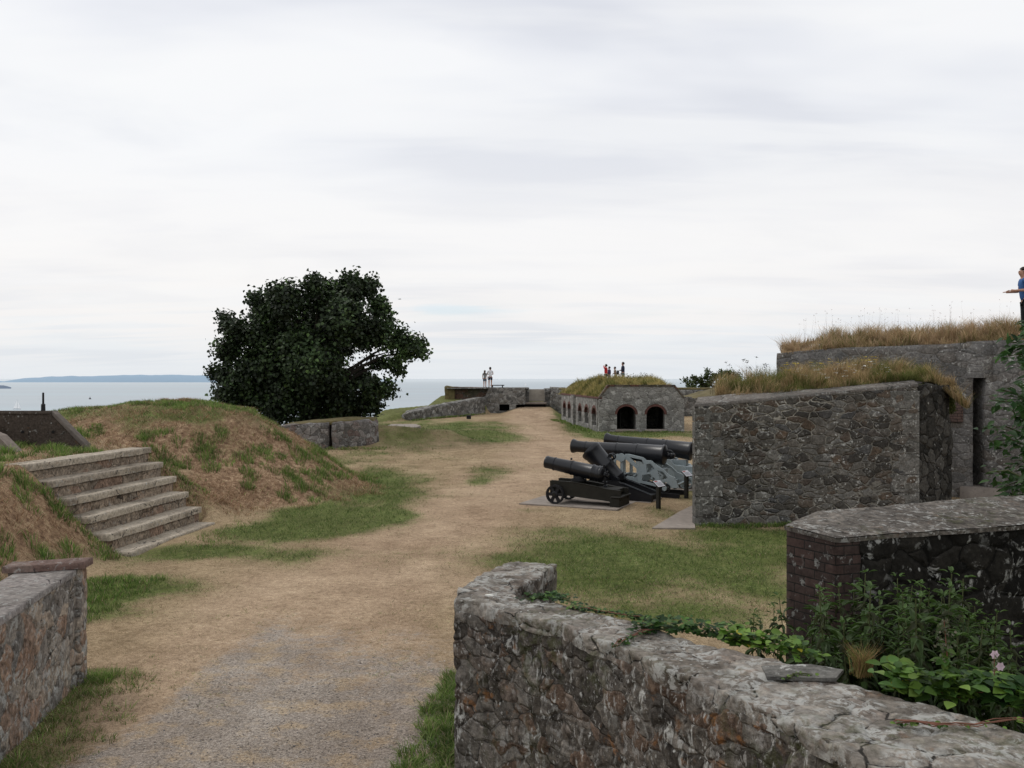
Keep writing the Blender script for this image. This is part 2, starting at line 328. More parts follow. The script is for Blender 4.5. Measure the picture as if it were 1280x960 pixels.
def resample(st, res):
    out = [st[0]]
    for a, b in zip(st, st[1:]):
        L = math.hypot((a[0][0]+a[1][0]-b[0][0]-b[1][0])/2, (a[0][1]+a[1][1]-b[0][1]-b[1][1])/2); n = max(1, int(round(L/res)))
        for i in range(1, n+1):
            t = i/n; out.append(tuple((a[k][0]*(1-t)+b[k][0]*t, a[k][1]*(1-t)+b[k][1]*t) if k < 2 else a[k]*(1-t)+b[k]*t for k in range(len(a))))
    return out
def loft_wall(name, st, mat, res=.3, parent=None, crown=0.0, jit=.02, jf=1.2, smooth=True, zr=None, seed=0, top_extra=None, **kw):
    """st: list of (outer_xy, inner_xy, ztop_outer, ztop_inner, zbase). Dense closed shell with uv (metres)."""
    st = resample(st, res); zr = zr or res
    H_ = max(s[2]-s[4] for s in st); nv = max(1, int(round(H_/zr))); W = max(math.hypot(s[0][0]-s[1][0], s[0][1]-s[1][1]) for s in st); nt = max(2, int(round(W/res)))
    V = []; U = []; acc = 0; prev = None
    for s in st:
        (ox, oy), (ix, iy), zo, zi, zb = s[:5]
        cx, cy = (ox+ix)/2, (oy+iy)/2
        if prev: acc += math.hypot(cx-prev[0], cy-prev[1])
        prev = (cx, cy)
        for j in range(nv+1): t = j/nv; V.append((ox, oy, zb+(zo-zb)*t)); U.append((acc, zb+(zo-zb)*t))
        for j in range(1, nt): t = j/nt; V.append((ox+(ix-ox)*t, oy+(iy-oy)*t, zo+(zi-zo)*t+crown*math.sin(PI*t))); U.append((acc, zo+t*W))
        for j in range(nv+1): t = 1-j/nv; V.append((ix, iy, zb+(zi-zb)*t)); U.append((acc, zb+(zi-zb)*t))
    K = 2*(nv+1)+nt-1; n = len(st); faces = []; uvs = []
    for i in range(n-1):
        for j in range(K-1):
            f = (i*K+j, i*K+j+1, (i+1)*K+j+1, (i+1)*K+j); faces.append(f); uvs.extend([U[q] for q in f])
    for e in (0, n-1):
        base = e*K; s = st[e]; W_ = math.hypot(s[0][0]-s[1][0], s[0][1]-s[1][1]); grid = {}
        for j in range(nv+1):
            for k in range(nt+1):
                if k == 0: grid[j, k] = base+j
                elif k == nt: grid[j, k] = base+K-1-j
                elif j == nv: grid[j, k] = base+nv+k
                else:
                    t = k/nt; a = V[base+j]; b = V[base+K-1-j]; grid[j, k] = len(V)
                    V.append(tuple(a[q]*(1-t)+b[q]*t for q in range(3)))
        for j in range(nv):
            for k in range(nt):
                f = [grid[j, k], grid[j, k+1], grid[j+1, k+1], grid[j+1, k]]
                uv = [(k/nt*W_, V[f[0]][2]), ((k+1)/nt*W_, V[f[1]][2]), ((k+1)/nt*W_, V[f[2]][2]), (k/nt*W_, V[f[3]][2])]
                if e == 0: f = f[::-1]; uv = uv[::-1]
                faces.append(tuple(f)); uvs.extend(uv)
    A = np.array(V); s_ = seed
    if jit > 0:
        for q in range(3):
            A[:, q] += (fbm(A[:, 0]*jf+q*17, A[:, 1]*jf, A[:, 2]*jf, s_+q*5, 4)-.5)*2*jit*(1.0 if q < 2 else .8)
    me = bpy.data.meshes.new(name); me.from_pydata([tuple(v) for v in A], [], faces)
    ul = me.uv_layers.new(name='UVMap'); ul.data.foreach_set('uv', np.array(uvs, np.float32).ravel())
    bm = bmesh.new(); bm.from_mesh(me); bmesh.ops.recalc_face_normals(bm, faces=bm.faces); bm.to_mesh(me); bm.free()
    if smooth: me.polygons.foreach_set('use_smooth', [True]*len(me.polygons))
    return link(name, me, mat, parent, **kw)

# ------------------------------------------------------------------ terrain
FOOT = np.array([(-6.9, -30), (-6.9, 9), (-6.95, 13), (-6.95, 16), (-6.72, 19.2), (-6.2, 20.4), (-4.7, 21.9), (-3.5, 24.5), (-4.2, 28.5), (-6.6, 31.5), (-8.2, 33), (-10, 34.5), (-90, 36), (-90, -30)], float)
def poly_sd(poly, x, y):
    inside = np.zeros(x.shape, bool); d = np.full(x.shape, 1e9); n = len(poly)
    for i in range(n):
        ax, ay = poly[i]; bx, by = poly[(i+1) % n]
        ex, ey = bx-ax, by-ay; t = np.clip(((x-ax)*ex+(y-ay)*ey)/(ex*ex+ey*ey), 0, 1)
        d = np.minimum(d, np.hypot(x-ax-t*ex, y-ay-t*ey))
        c = ((ay > y) != (by > y)) & (x < (bx-ax)*(y-ay)/(by-ay+1e-12)+ax); inside ^= c
    return np.where(inside, d, -d)
def Hf(x, y, rough=True):
    x = np.asarray(x, float); y = np.asarray(y, float)
    h = ss(56, 84, y)*.30+ss(66, 77, y)*ss(-1.2, .8, x)*(1-ss(3.2, 4.2, x))*.48
    s = poly_sd(FOOT, x, y); sw = s+(fbm(x*.5, y*.5, 0, 3)-.5)*.9
    top = 1.60+.86*ss(21.3, 26.0, y)*(1-.20*(1-ss(-12.5, -10.5, x))-.30*(1-ss(-14.3, -12.8, x))); top = top*1.0
    pm = np.interp(sw, [0, .6, 1.6, 2.8, 3.8, 4.8], [0, .05, .27, .60, .93, 1.0]); pt = ss(-.1, 2.1, s)
    w = ss(19.8, 21.6, y); mound = top*(pm*w+pt*(1-w))
    mound = mound*(1-ss(29.3, 34, y)*1.0)
    h = h+np.where(s > -1, mound, 0)
    # dip under the stone steps
    stp = (ss(15.9, 16.2, y)*(1-ss(19.9, 20.3, y)))*(ss(-9.3, -9.0, x)*(1-ss(-7.02, -6.8, x)))
    h = h-.42*stp
    # bank behind the far retaining wall: left of line (-7.6,66)-(-2.2,75)
    lx, ly = 5.4, 9.0; L = math.hypot(lx, ly); sd = -((x+7.6)*ly-(y-66)*lx)/L; al = ((x+7.6)*lx+(y-66)*ly)/L
    bank = ss(0.0, .6, sd)*(np.interp(al, [-6, -2, 0, 10.5, 14], [0, .3, .62, 1.02, 1.1])+.02*np.clip(sd, 0, 8))*ss(-7, -1, al)*(1-ss(20, 24, al))
    h = h+bank*(y > 55)
    # humps by the ruin and in the middle of the court
    for (cx, cy, rx, ry, a) in ((-4.9, 44.5, 2.6, 1.6, .45), (-3.1, 44.0, .9, .8, .28), (-1.9, 49, 2.6, 2.2, .32), (-8.0, 43.2, 4.2, 1.9, .85), (-9.8, 47, 3, 3, .3)):
        h = h+a*np.exp(-(((x-cx)/rx)**2+((y-cy)/ry)**2)*1.2)
    # land edge
    xl = np.interp(y, [-30, 26, 31, 36, 44, 60, 68, 72, 80, 90], [-60, -60, -30, -13.5, -13.2, -10.8, -9.7, -6.6, -6.6, -6.6]); fall = np.clip(xl-x, 0, None)
    h = h-np.minimum(fall*.75+.12*fall**2*.3, 58)
    f2 = np.clip(y-90, 0, None); h = h-np.minimum(f2*.8, 58)
    f3 = np.clip(np.abs(x)-70, 0, None); h = h-np.minimum(f3*.5, 58)
    if rough:
        h = h+(fbm(x*.35, y*.35, 0, 21)-.5)*.10*ss(9, 16, y)+(fbm(x*1.7, y*1.7, 0, 31)-.5)*(.035+.16*ss(.4, 1.5, s)*(s < 8))
    return h
def Hs(x, y): return float(Hf(np.array([x]), np.array([y]))[0])

# colour masks in world space ---------------------------------------------------
GP = [(480, 612, 70, 22, .5), (420, 645, 110, 14, .35), (300, 690, 110, 9, .5), (350, 668, 100, 9, .6), (455, 650, 60, 16, .6), (490, 620, 45, 10, .5), (180, 735, 90, 16, .5), (240, 770, 120, 8, .2), (560, 575, 60, 4, .2), (640, 585, 60, 8, .2), (800, 590, 60, 8, .1), (900, 545, 60, 6, .3), (830, 705, 190, 42, .70), (760, 700, 80, 26, .25), (700, 730, 120, 14, .2), (960, 690, 60, 14, .3), (930, 668, 75, 9, .9), (830, 640, 22, 8, .7), (100, 742, 70, 20, .95), (150, 700, 60, 10, .5), (240, 688, 80, 9, .55), (330, 664, 75, 11, .7), (430, 645, 70, 12, .75),
      (470, 600, 45, 20, .8), (420, 575, 60, 9, .55), (560, 620, 60, 5, .15), (110, 770, 50, 12, .5), (610, 592, 28, 12, .55), (597, 601, 16, 7, .5), (610, 549, 50, 5, .9), (590, 538, 60, 13, .35), (500, 557, 60, 8, .6), (520, 533, 110, 7, .7),
      (440, 700, 160, 14, .18), (725, 533, 26, 12, .85), (800, 543, 70, 3.5, .9), (640, 516, 60, 3, .6), (705, 520, 14, 8, .9), (860, 620, 25, 12, .5), (840, 610, 30, 8, .45), (800, 655, 60, 6, .45), (700, 662, 80, 5, .25), (580, 690, 60, 10, .15),
      (665, 638, 28, 3, .4), (800, 772, 170, 16, .30), (480, 770, 60, 14, .12), (900, 770, 60, 20, .35)]
GPW = []
for (px, py, rx, ry, a) in GP:
    X_, Y_ = G(px, py); GPW.append((X_, Y_, rx*Y_/F, ry*Y_*Y_/(F*E), a))
NWO = [(-.44, 6.88), (0, 6.53), (.336, 6.2), (.71, 5.62), (1.02, 5.12), (1.43, 4.41), (1.62, 3.9), (1.8, 3.3), (1.9, 2.2), (1.9, 0)]
def masks(x, y):
    s = poly_sd(FOOT, x, y)
    g = np.zeros_like(x)
    for (X_, Y_, rx, ry, a) in GPW:
        q = ((x-X_)/rx)**2+((y-Y_)/ry)**2; g = g+a*np.exp(-q**1.5*.8)
    g0 = g.copy(); n1 = fbm(x*.8, y*.45, 0, 41, 5); n2 = fbm(x*2.6, y*1.7, 0, 51, 4); n3 = fbm(x*.22, y*.12, 0, 61, 3)
    g = g*(.55+.9*n1)+(n1-.5)*.75*ss(0.05, .5, g+.3)+(n2-.5)*.45*ss(.05, .3, g)+(n3-.5)*.35
    # walls' feet: green fringe
    dl = np.full(x.shape, 9.0)
    for a, b in zip(NWO, NWO[1:]):
        ex, ey = b[0]-a[0], b[1]-a[1]; t = np.clip(((x-a[0])*ex+(y-a[1])*ey)/(ex*ex+ey*ey), 0, 1); dl = np.minimum(dl, np.hypot(x-a[0]-t*ex, y-a[1]-t*ey))
    g = np.maximum(g, (1-ss(.12, .42, dl+(n2-.5)*.3))*1.0)
    lx = -4.55+(9.4-y)*.155; g = np.maximum(g, ((1-ss(.25, .75, np.abs(x-lx-.1)+(n2-.5)*.6))*(y < 9.8))*.85)
    g = np.maximum(g, (1-ss(.15, .5, np.abs(x+.68)+(n2-.5)*.4))*ss(6.0, 7.0, y)*(1-ss(8.6, 9.8, y))); g = np.maximum(g, ((x > .3) & (y < 8) & (x > 2.0-.35*(y-4)))*.55)
    # slopes
    ins = ss(0.15, .9, s)
    terrace = ss(1.9, 2.6, s)*(y < 22)
    crest = ss(1.75, 2.25, Hf(x, y, False)+(fbm(x*.9, y*.9, 0, 88, 3)-.5)*.9)
    slopeg = ss(.50, .60, fbm(x*1.1, y*.9, 0, 71, 4))*.8
    left_low = ss(.54, .62, fbm(x*1.3, y*1.1, 0, 77, 3))*(y < 15.6)*.35; slopeg = slopeg*np.where(y < 16, .45, 1)
    gi = slopeg*(1-crest)+crest*(.72+(n1-.5)*.9)+left_low
    g = g*(1-ins)+gi*ins
    far = (y > 55) & (((x+7.6)*9.0-(y-66)*5.4) < -2); g = np.where(far, .75, g)
    g = np.where((y > 30) & (x < -10), .7, g); g = g*(1-.62*ins*(1-crest)*(1-terrace*.5))
    red = ins*(1-.7*crest)*(1-terrace*.6)
    gx = ss(-3.9, -3.2, x+(n1-.5)*1.2); grav = (1-ss(8.2, 12.6, y+(n1-.5)*4.5+(n2-.5)*1.5))*gx*(1-ss(-.5, -.2, x))
    pts = [G(330, 900), G(420, 740), G(560, 660), G(640, 600), G(690, 560), G(662, 520)]; dp = np.full(x.shape, 99.0)
    for a, b in zip(pts, pts[1:]):
        ex, ey = b[0]-a[0], b[1]-a[1]; t = np.clip(((x-a[0])*ex+(y-a[1])*ey)/(ex*ex+ey*ey), 0, 1); dp = np.minimum(dp, np.hypot(x-a[0]-t*ex, y-a[1]-t*ey))
    path = 1-ss(.8, 2.6, dp+(n1-.5)*2.0)
    g = np.maximum(g*(1-.85*path*(s < 0)), (g0*(.5+1.0*n1)+(n2-.5)*.5*(g0 > .08))*(s < .3)*.95); g = g*(1-.8*grav)
    return np.clip(g, 0, 1), np.clip(grav, 0, 1), np.clip(red, 0, 1), np.clip(path, 0, 1), s

def build_ground():
    ys = [-30, -20, -12, -6, -2, 0, 1.5, 2.5]; y = 3.0
    while y < 110: ys.append(y); y += max(.05, y*.0065)
    while y < 900: ys.append(y); y *= 1.12
    xs = list(np.arange(-16, 16.01, .11)); d = .15; x = 16.0
    right = []
    while x < 800: x += d; right.append(x); d *= 1.09
    xs = [-v for v in right[::-1]]+xs+right
    X, Y = np.meshgrid(np.array(xs), np.array(ys)); nx = len(xs); ny = len(ys)
    x = X.ravel(); y = Y.ravel(); z = Hf(x, y); g, gr, rd, pt, s = masks(x, y)
    z = z+(fbm(x*7, y*7, 0, 91, 3)-.5)*.02*(y < 14)
    i = np.arange(nx*ny).reshape(ny, nx); q = np.stack([i[:-1, :-1], i[:-1, 1:], i[1:, 1:], i[1:, :-1]], -1).reshape(-1, 4)
    fc = q.mean(1)
    gm = gr[q].mean(1) > .5; pm = (pt[q].mean(1) > .5) & ~gm
    out = []
    for nm, sel, lab in (('ground', ~(gm | pm), None), ('gravel_path', gm, None), ('dirt_path', pm, None)):
        qq = q[sel]; used, inv = np.unique(qq.ravel(), return_inverse=True)
        V = np.stack([x[used], y[used], z[used]], 1)
        c = np.stack([g[used], gr[used], rd[used]], 1)
        me = np_mesh(nm, V, 4, inv.ravel(), None, True)
        a = me.color_attributes.new('mask', 'FLOAT_COLOR', 'POINT'); c4 = np.concatenate([c, pt[used][:, None]], 1).astype(np.float32); a.data.foreach_set('color', c4.ravel())
        # normals identical across seams: the sheets share their border vertices' positions
        out.append(link(nm, me, M['ground'], kind='structure'))
    return out
def ground_material():
    m = NT('ground_mat'); c = m.coord(); a = m.node('ShaderNodeAttribute', attribute_name='mask')
    sep = m.node('ShaderNodeSeparateColor'); m.set(sep.inputs[0], a.outputs['Color']); g, gr, rd = sep.outputs[0], sep.outputs[1], sep.outputs[2]; pt = a.outputs['Alpha']
    fs = m.mapping(c, (1, 1, 1)); n_f = m.noise(fs, 38, 5, .7); n_m = m.noise(fs, 9, 5, .65); n_b = m.noise(fs, 1.6, 4, .6); n_h = m.noise(fs, 110, 3, .7)
    st = m.mapping(c, (1, 2.6, 1), rot=(0, 0, .5)); n_s = m.noise(st, 30, 4, .7, 1.5)
    straw = m.ramp(n_m, [(.25, (.195, .15, .09)), (.5, (.305, .235, .15)), (.75, (.41, .325, .215))])
    dirt = m.ramp(n_m, [(.25, (.235, .175, .12)), (.5, (.365, .275, .19)), (.8, (.48, .375, .27))])
    red = m.ramp(n_m, [(.30, (.085, .05, .033)), (.48, (.25, .165, .105)), (.68, (.43, .32, .21))])
    green = m.ramp(n_m, [(.25, (.04, .06, .016)), (.5, (.085, .12, .03)), (.75, (.15, .18, .055))])
    grav = m.ramp(n_f, [(.25, (.105, .092, .082)), (.42, (.235, .205, .178)), (.58, (.335, .297, .26)), (.8, (.48, .44, .395))])
    grav = m.mix(m.sstep(m.noise(fs, 2.6, 4, .6), .48, .64), grav, m.mix(.5, grav, (.40, .30, .18)))
    k = m.mix(pt, straw, dirt); k = m.mix(rd, k, red)
    gn = m.math('ADD', m.math('MULTIPLY', m.math('SUBTRACT', n_s, .5), 1.3), m.math('MULTIPLY', m.math('SUBTRACT', n_m, .5), 1.2)); gf = m.sstep(m.math('ADD', g, gn), .16, .86)
    k = m.mix(m.math('MULTIPLY', gf, .92), k, green)
    grf = m.sstep(m.math('ADD', gr, m.math('MULTIPLY', m.math('SUBTRACT', n_m, .5), 1.4)), .15, .8)
    k = m.mix(grf, k, grav)
    vp = m.node('ShaderNodeTexVoronoi', feature='F1'); m.set(vp.inputs['Vector'], fs); vp.inputs['Scale'].default_value = 42
    s2 = m.node('ShaderNodeSeparateColor'); m.set(s2.inputs[0], vp.outputs['Color'])
    peb = m.math('MULTIPLY', m.math('MULTIPLY', m.sstep(vp.outputs[0], .25, .42, 1, 0), m.sstep(s2.outputs[0], .55, .62)), m.math('MAXIMUM', m.math('MULTIPLY', grf, 1.0), .15))
    k = m.mix(m.math('MULTIPLY', peb, .75), k, m.ramp(s2.outputs[1], [(.0, (.06, .058, .06)), (.5, (.2, .19, .18)), (1, (.42, .4, .37))]))
    k = m.mix(1.0, k, m.ramp(n_h, [(.3, (.78,)*3), (.7, (1.2,)*3)]), 'MULTIPLY')
    k = m.mix(1.0, k, m.ramp(n_b, [(.3, (.80, .78, .76)), (.7, (1.15, 1.15, 1.15))]), 'MULTIPLY'); k = m.mix(1.0, k, m.ramp(m.noise(m.mapping(c, (1, .6, 1)), .45, 4, .6), [(.35, (.86, .82, .80)), (.65, (1.12, 1.12, 1.12))]), 'MULTIPLY')
    n_x = m.noise(m.mapping(c, (1, 1.8, 1), rot=(0, 0, .9)), 62, 4, .75, 2.0); n_y = m.noise(m.mapping(c, (1, 1.8, 1), rot=(0, 0, -.4)), 24, 4, .7, 1.0)
    k = m.mix(1.0, k, m.ramp(n_x, [(.36, (.42, .40, .37)), (.5, (1, 1, 1)), (.62, (1.5, 1.5, 1.46))]), 'MULTIPLY')
    k = m.mix(1.0, k, m.ramp(n_y, [(.36, (.68, .66, .62)), (.5, (1, 1, 1)), (.62, (1.18, 1.18, 1.18))]), 'MULTIPLY')
    h = m.math('ADD', m.math('MULTIPLY', n_f, .7), m.math('ADD', n_m, m.math('MULTIPLY', peb, .8)))
    return m.bsdf(k, .97, m.bump(h, .75, .03), spec=.08)
M['ground'] = ground_material()
build_ground()

# ------------------------------------------------------------------ sea, sky, light
def sea():
    m = NT('sea_water'); c = m.coord()
    n1 = m.noise(m.mapping(c, (1, .35, 1)), .05, 5, .6); n2 = m.noise(m.mapping(c, (.3, 1, 1)), .004, 4, .6)
    k = m.mix(n2, (.325, .375, .41), (.395, .44, .47))
    k = m.mix(m.math('MULTIPLY', m.sstep(m.noise(m.mapping(c, (.15, 1, 1)), .0012, 3), .45, .6), .5), k, (.36, .44, .485))
    ln_ = m.node('ShaderNodeVectorMath', operation='LENGTH'); m.set(ln_.inputs[0], c); k = m.mix(m.sstep(ln_.outputs['Value'], 1500, 22000, 0, .8), k, (.53, .585, .62))  # aerial haze painted in: water colour pales with distance
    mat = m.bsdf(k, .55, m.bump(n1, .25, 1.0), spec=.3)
    bm = bmesh.new(); n = 48; Rr = [0, 200, 600, 1500, 4000, 10000, 30000, 90000]; rings = []
    for r in Rr: rings.append([bm.verts.new((math.cos(2*PI*i/n)*r, math.sin(2*PI*i/n)*r, -50)) for i in range(n)] if r else [bm.verts.new((0, 0, -50))])
    for A, B in zip(rings, rings[1:]):
        for i in range(n):
            if len(A) == 1: bm.faces.new((A[0], B[i], B[(i+1) % n]))
            else: bm.faces.new((A[i], A[(i+1) % n], B[(i+1) % n], B[i]))
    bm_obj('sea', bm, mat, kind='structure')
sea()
def headland(name, prof, d, col, depth=1500):
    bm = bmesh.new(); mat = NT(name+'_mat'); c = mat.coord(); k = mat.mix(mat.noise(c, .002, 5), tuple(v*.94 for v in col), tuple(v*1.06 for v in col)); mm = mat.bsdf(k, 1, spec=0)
    rows = []
    xs = []; hs = []
    for i in range(len(prof)-1):
        for t in np.linspace(0, 1, 14, endpoint=False): xs.append(prof[i][0]*(1-t)+prof[i+1][0]*t); hs.append(prof[i][1]*(1-t)+prof[i+1][1]*t)
    xs.append(prof[-1][0]); hs.append(prof[-1][1]); nz = fbm(np.array(xs)*.08, np.zeros(len(xs)), 0, 5, 4)
    for k_, (off, f) in enumerate(((0, 0), (120, .55), (700, 1.0), (depth, 0))):
        rows.append([bm.verts.new(((x-640)*(d+off)/F, d+off, -50+max(0, h*d/F*f*(1+.22*(n_-.5))))) for x, h, n_ in zip(xs, hs, nz)])
    for A, B in zip(rows, rows[1:]):
        for i in range(len(A)-1): bm.faces.new((A[i], A[i+1], B[i+1], B[i]))
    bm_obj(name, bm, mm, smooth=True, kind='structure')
headland('distant_hills', [(-260, 8), (-60, 6), (5, 1), (30, 5), (65, 7.5), (110, 8.0), (180, 9.5), (230, 9.5), (262, 9), (330, 5), (380, 0)], 12000, (.30, .40, .50))  # haze painted straight into the hills' blue-grey colour
headland('distant_islet', [(466, .0), (474, 3.0), (480, 3.4), (486, 1.5), (500, 0)], 15000, (.42, .50, .58), 500)  # paler islet colour carries painted haze
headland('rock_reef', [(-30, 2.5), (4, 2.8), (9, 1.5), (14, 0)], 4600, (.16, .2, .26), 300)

w = bpy.data.worlds.new('World'); sc.world = w
SUN_EL, SUN_AZ = 48, -55   # azimuth from +Y towards +X
def world():
    m = NT(None, w); c = m.coord('Generated')
    sky = m.node('ShaderNodeTexSky', sky_type='NISHITA'); sky.sun_disc = False; sky.sun_elevation = R(SUN_EL); sky.sun_rotation = R(SUN_AZ); sky.air_density = 1.2; sky.dust_density = 2
    skb = m.node('ShaderNodeVectorMath', operation='SCALE'); m.set(skb.inputs[0], sky.outputs[0]); skb.inputs['Scale'].default_value = .10
    sx = m.node('ShaderNodeSeparateXYZ'); m.set(sx.inputs[0], c); z = sx.outputs[2]
    zz = m.math('ADD', m.math('MAXIMUM', z, 0.0), .10)
    cb = m.node('ShaderNodeCombineXYZ'); m.set(cb.inputs[0], m.math('DIVIDE', sx.outputs[0], zz)); m.set(cb.inputs[1], m.math('DIVIDE', sx.outputs[1], zz))
    lay = m.mapping(cb.outputs[0], (.5, 1.0, 1), (2.3, .4, 0), (0, 0, .12))
    b1 = m.noise(lay, 1.1, 4, .5, .25); b2 = m.noise(m.mapping(cb.outputs[0], (.28, 1.0, 1), (7, 2, 0), (0, 0, -.06)), 2.1, 4, .55, .2)
    b3 = m.noise(m.mapping(cb.outputs[0], (.8, 1.2, 1), (1, 9, 0)), .9, 5, .55, .3)
    k = m.ramp(b1, [(.36, (.74, .76, .825)), (.46, (.86, .875, .92)), (.56, (.965, .97, .985))])
    k = m.mix(m.math('MULTIPLY', m.sstep(b2, .42, .60), .6), k, (.985, .985, .985))
    k = m.mix(m.math('MULTIPLY', m.sstep(b3, .48, .66), .38), k, (.68, .71, .79))
    # bright veil in the middle elevations, pinkish-grey haze on the horizon
    k = m.mix(m.math('MULTIPLY', m.sstep(z, .04, .16), m.sstep(z, .42, .2, 0, .32)), k, (.95, .96, .975))
    k = m.mix(m.sstep(z, .0, .13, .85, 0), k, (.80, .845, .89))
    k = m.mix(m.math('MULTIPLY', m.math('MULTIPLY', m.sstep(z, .0, .06), m.sstep(z, .15, .05)), m.math('MULTIPLY', m.sstep(b2, .42, .58), .5)), k, (.97, .93, .915))
    k = m.mix(m.math('MULTIPLY', m.math('MULTIPLY', m.sstep(z, .03, .09), m.sstep(z, .26, .15)), .45), k, (.98, .95, .935))
    gx_ = m.math('DIVIDE', m.math('ADD', sx.outputs[0], m.math('ADD', .045, m.math('MULTIPLY', m.math('SUBTRACT', b3, .5), .25))), .062); gz_ = m.math('DIVIDE', m.math('SUBTRACT', m.math('ADD', z, m.math('MULTIPLY', m.math('SUBTRACT', b2, .5), .03)), .078), .008)
    gd_ = m.math('ADD', m.math('MULTIPLY', gx_, gx_), m.math('MULTIPLY', gz_, gz_)); k = m.mix(m.math('MULTIPLY', m.sstep(gd_, 0, 1.4, 1, 0), m.sstep(sx.outputs[1], 0, .2, 0, .6)), k, (.72, .85, .935))
    # a gap of pale blue low down
    gap = m.math('MULTIPLY', m.math('MULTIPLY', m.sstep(z, .055, .072), m.sstep(z, .095, .078)), m.sstep(m.noise(m.mapping(c, (3, 3, 30)), 1.6, 3), .53, .66))
    skn = m.mix(.65, skb.outputs[0], (.66, .83, .93))
    k = m.mix(m.math('MULTIPLY', gap, .12), k, skn)
    k = m.mix(.06, k, skb.outputs[0])
    bg = m.node('ShaderNodeBackground'); m.set(bg.inputs[0], k); bg.inputs[1].default_value = 1.0
    o = m.node('ShaderNodeOutputWorld'); m.t.links.new(bg.outputs[0], o.inputs[0])
world()
sl = bpy.data.lights.new('sun', 'SUN'); sl.energy = 1.2; sl.angle = R(14); sl.color = (1, .96, .9)
so = bpy.data.objects.new('sun', sl); COL.objects.link(so)
sd = Vector((math.sin(R(SUN_AZ))*math.cos(R(SUN_EL)), math.cos(R(SUN_AZ))*math.cos(R(SUN_EL)), math.sin(R(SUN_EL)))); so.rotation_euler = sd.to_track_quat('Z', 'Y').to_euler()
cam = bpy.data.cameras.new('camera'); co = bpy.data.objects.new('camera', cam); COL.objects.link(co); sc.camera = co
co.location = (0, 0, E); co.rotation_euler = (R(90), 0, 0); cam.sensor_width = 36; cam.lens = 36*F/1280; cam.shift_y = -7/1280; cam.clip_start = .1; cam.clip_end = 200000
sc.view_settings.view_transform = 'Standard'; sc.view_settings.look = 'None'; sc.view_settings.exposure = 0; sc.view_settings.gamma = 1

# ------------------------------------------------------------------ leaf / blade generators
def leaves_mesh(name, Pp, D, Nn, L, W, cols, tpl=None):
    """Pp base points, D axis dirs, Nn normals, L lengths, W widths; template list of (u,v,w) polygon(s)"""
    if tpl is None: tpl = ([(0, 0, 0), (.45, -.5, .06), (1, 0, -.1), (.45, .5, .06)], [(0, 1, 2), (0, 2, 3)])
    tv, tf = tpl; tv = np.array(tv, float); n = len(Pp)
    D = D/np.linalg.norm(D, axis=1, keepdims=True); S = np.cross(D, Nn); S /= (np.linalg.norm(S, axis=1, keepdims=True)+1e-9); N2 = np.cross(S, D)
    V = Pp[:, None, :]+D[:, None, :]*(tv[None, :, 0:1]*L[:, None, None])+S[:, None, :]*(tv[None, :, 1:2]*W[:, None, None])+N2[:, None, :]*(tv[None, :, 2:3]*L[:, None, None])
    k = len(tv); idx = (np.arange(n)[:, None, None]*k+np.array(tf)[None]).reshape(-1)
    C = np.repeat(cols[:, None, :], k, 1).reshape(-1, 3)
    return np_mesh(name, V.reshape(-1, 3), len(tf[0]), idx, C)
def blades_mesh(name, base, hgt, wid, lean, cols, seg=1, tipcol=None):
    """base (n,3), lean (n,2) horizontal tip offset"""
    n = len(base); a = RS.rand(n)*2*PI; sx = np.cos(a)*wid/2; sy = np.sin(a)*wid/2
    if seg == 1:
        V = np.zeros((n, 3, 3)); V[:, 0] = base; V[:, 1] = base; V[:, 0, 0] -= sx; V[:, 0, 1] -= sy; V[:, 1, 0] += sx; V[:, 1, 1] += sy
        V[:, 2] = base; V[:, 2, 0] += lean[:, 0]; V[:, 2, 1] += lean[:, 1]; V[:, 2, 2] += hgt
        idx = np.arange(n*3); C = np.repeat(cols[:, None, :], 3, 1)
        if tipcol is not None: C[:, 2] = tipcol
        C[:, :2] *= .75
        return np_mesh(name, V.reshape(-1, 3), 3, idx, C.reshape(-1, 3))
    V = np.zeros((n, 5, 3)); V[:] = base[:, None, :]
    V[:, 0, 0] -= sx; V[:, 0, 1] -= sy; V[:, 1, 0] += sx; V[:, 1, 1] += sy
    for q, sg in ((2, 1), (3, -1)):
        V[:, q, 0] += sg*sx*.8+lean[:, 0]*.3; V[:, q, 1] += sg*sy*.8+lean[:, 1]*.3; V[:, q, 2] += hgt*.6
    V[:, 4, 0] += lean[:, 0]; V[:, 4, 1] += lean[:, 1]; V[:, 4, 2] += hgt
    t = np.array([(0, 1, 2), (0, 2, 3), (3, 2, 4)]); idx = (np.arange(n)[:, None, None]*5+t[None]).reshape(-1)
    C = np.repeat(cols[:, None, :], 5, 1); C[:, :2] *= .75
    if tipcol is not None: C[:, 4] = tipcol; C[:, 2:4] = (C[:, 2:4]+tipcol[:, None, :])/2
    return np_mesh(name, V.reshape(-1, 3), 3, idx, C.reshape(-1, 3))
STRAW = np.array([(.36, .285, .175), (.29, .21, .12), (.44, .36, .235), (.23, .16, .095)]); GREEN = np.array([(.075, .125, .025), (.105, .165, .035), (.05, .095, .02), (.15, .19, .06)]); REDD = np.array([(.34, .215, .125), (.44, .32, .20), (.22, .125, .07)])
def pick(A, n): return A[RS.randint(len(A), size=n)]*(.75+.5*RS.rand(n, 1))

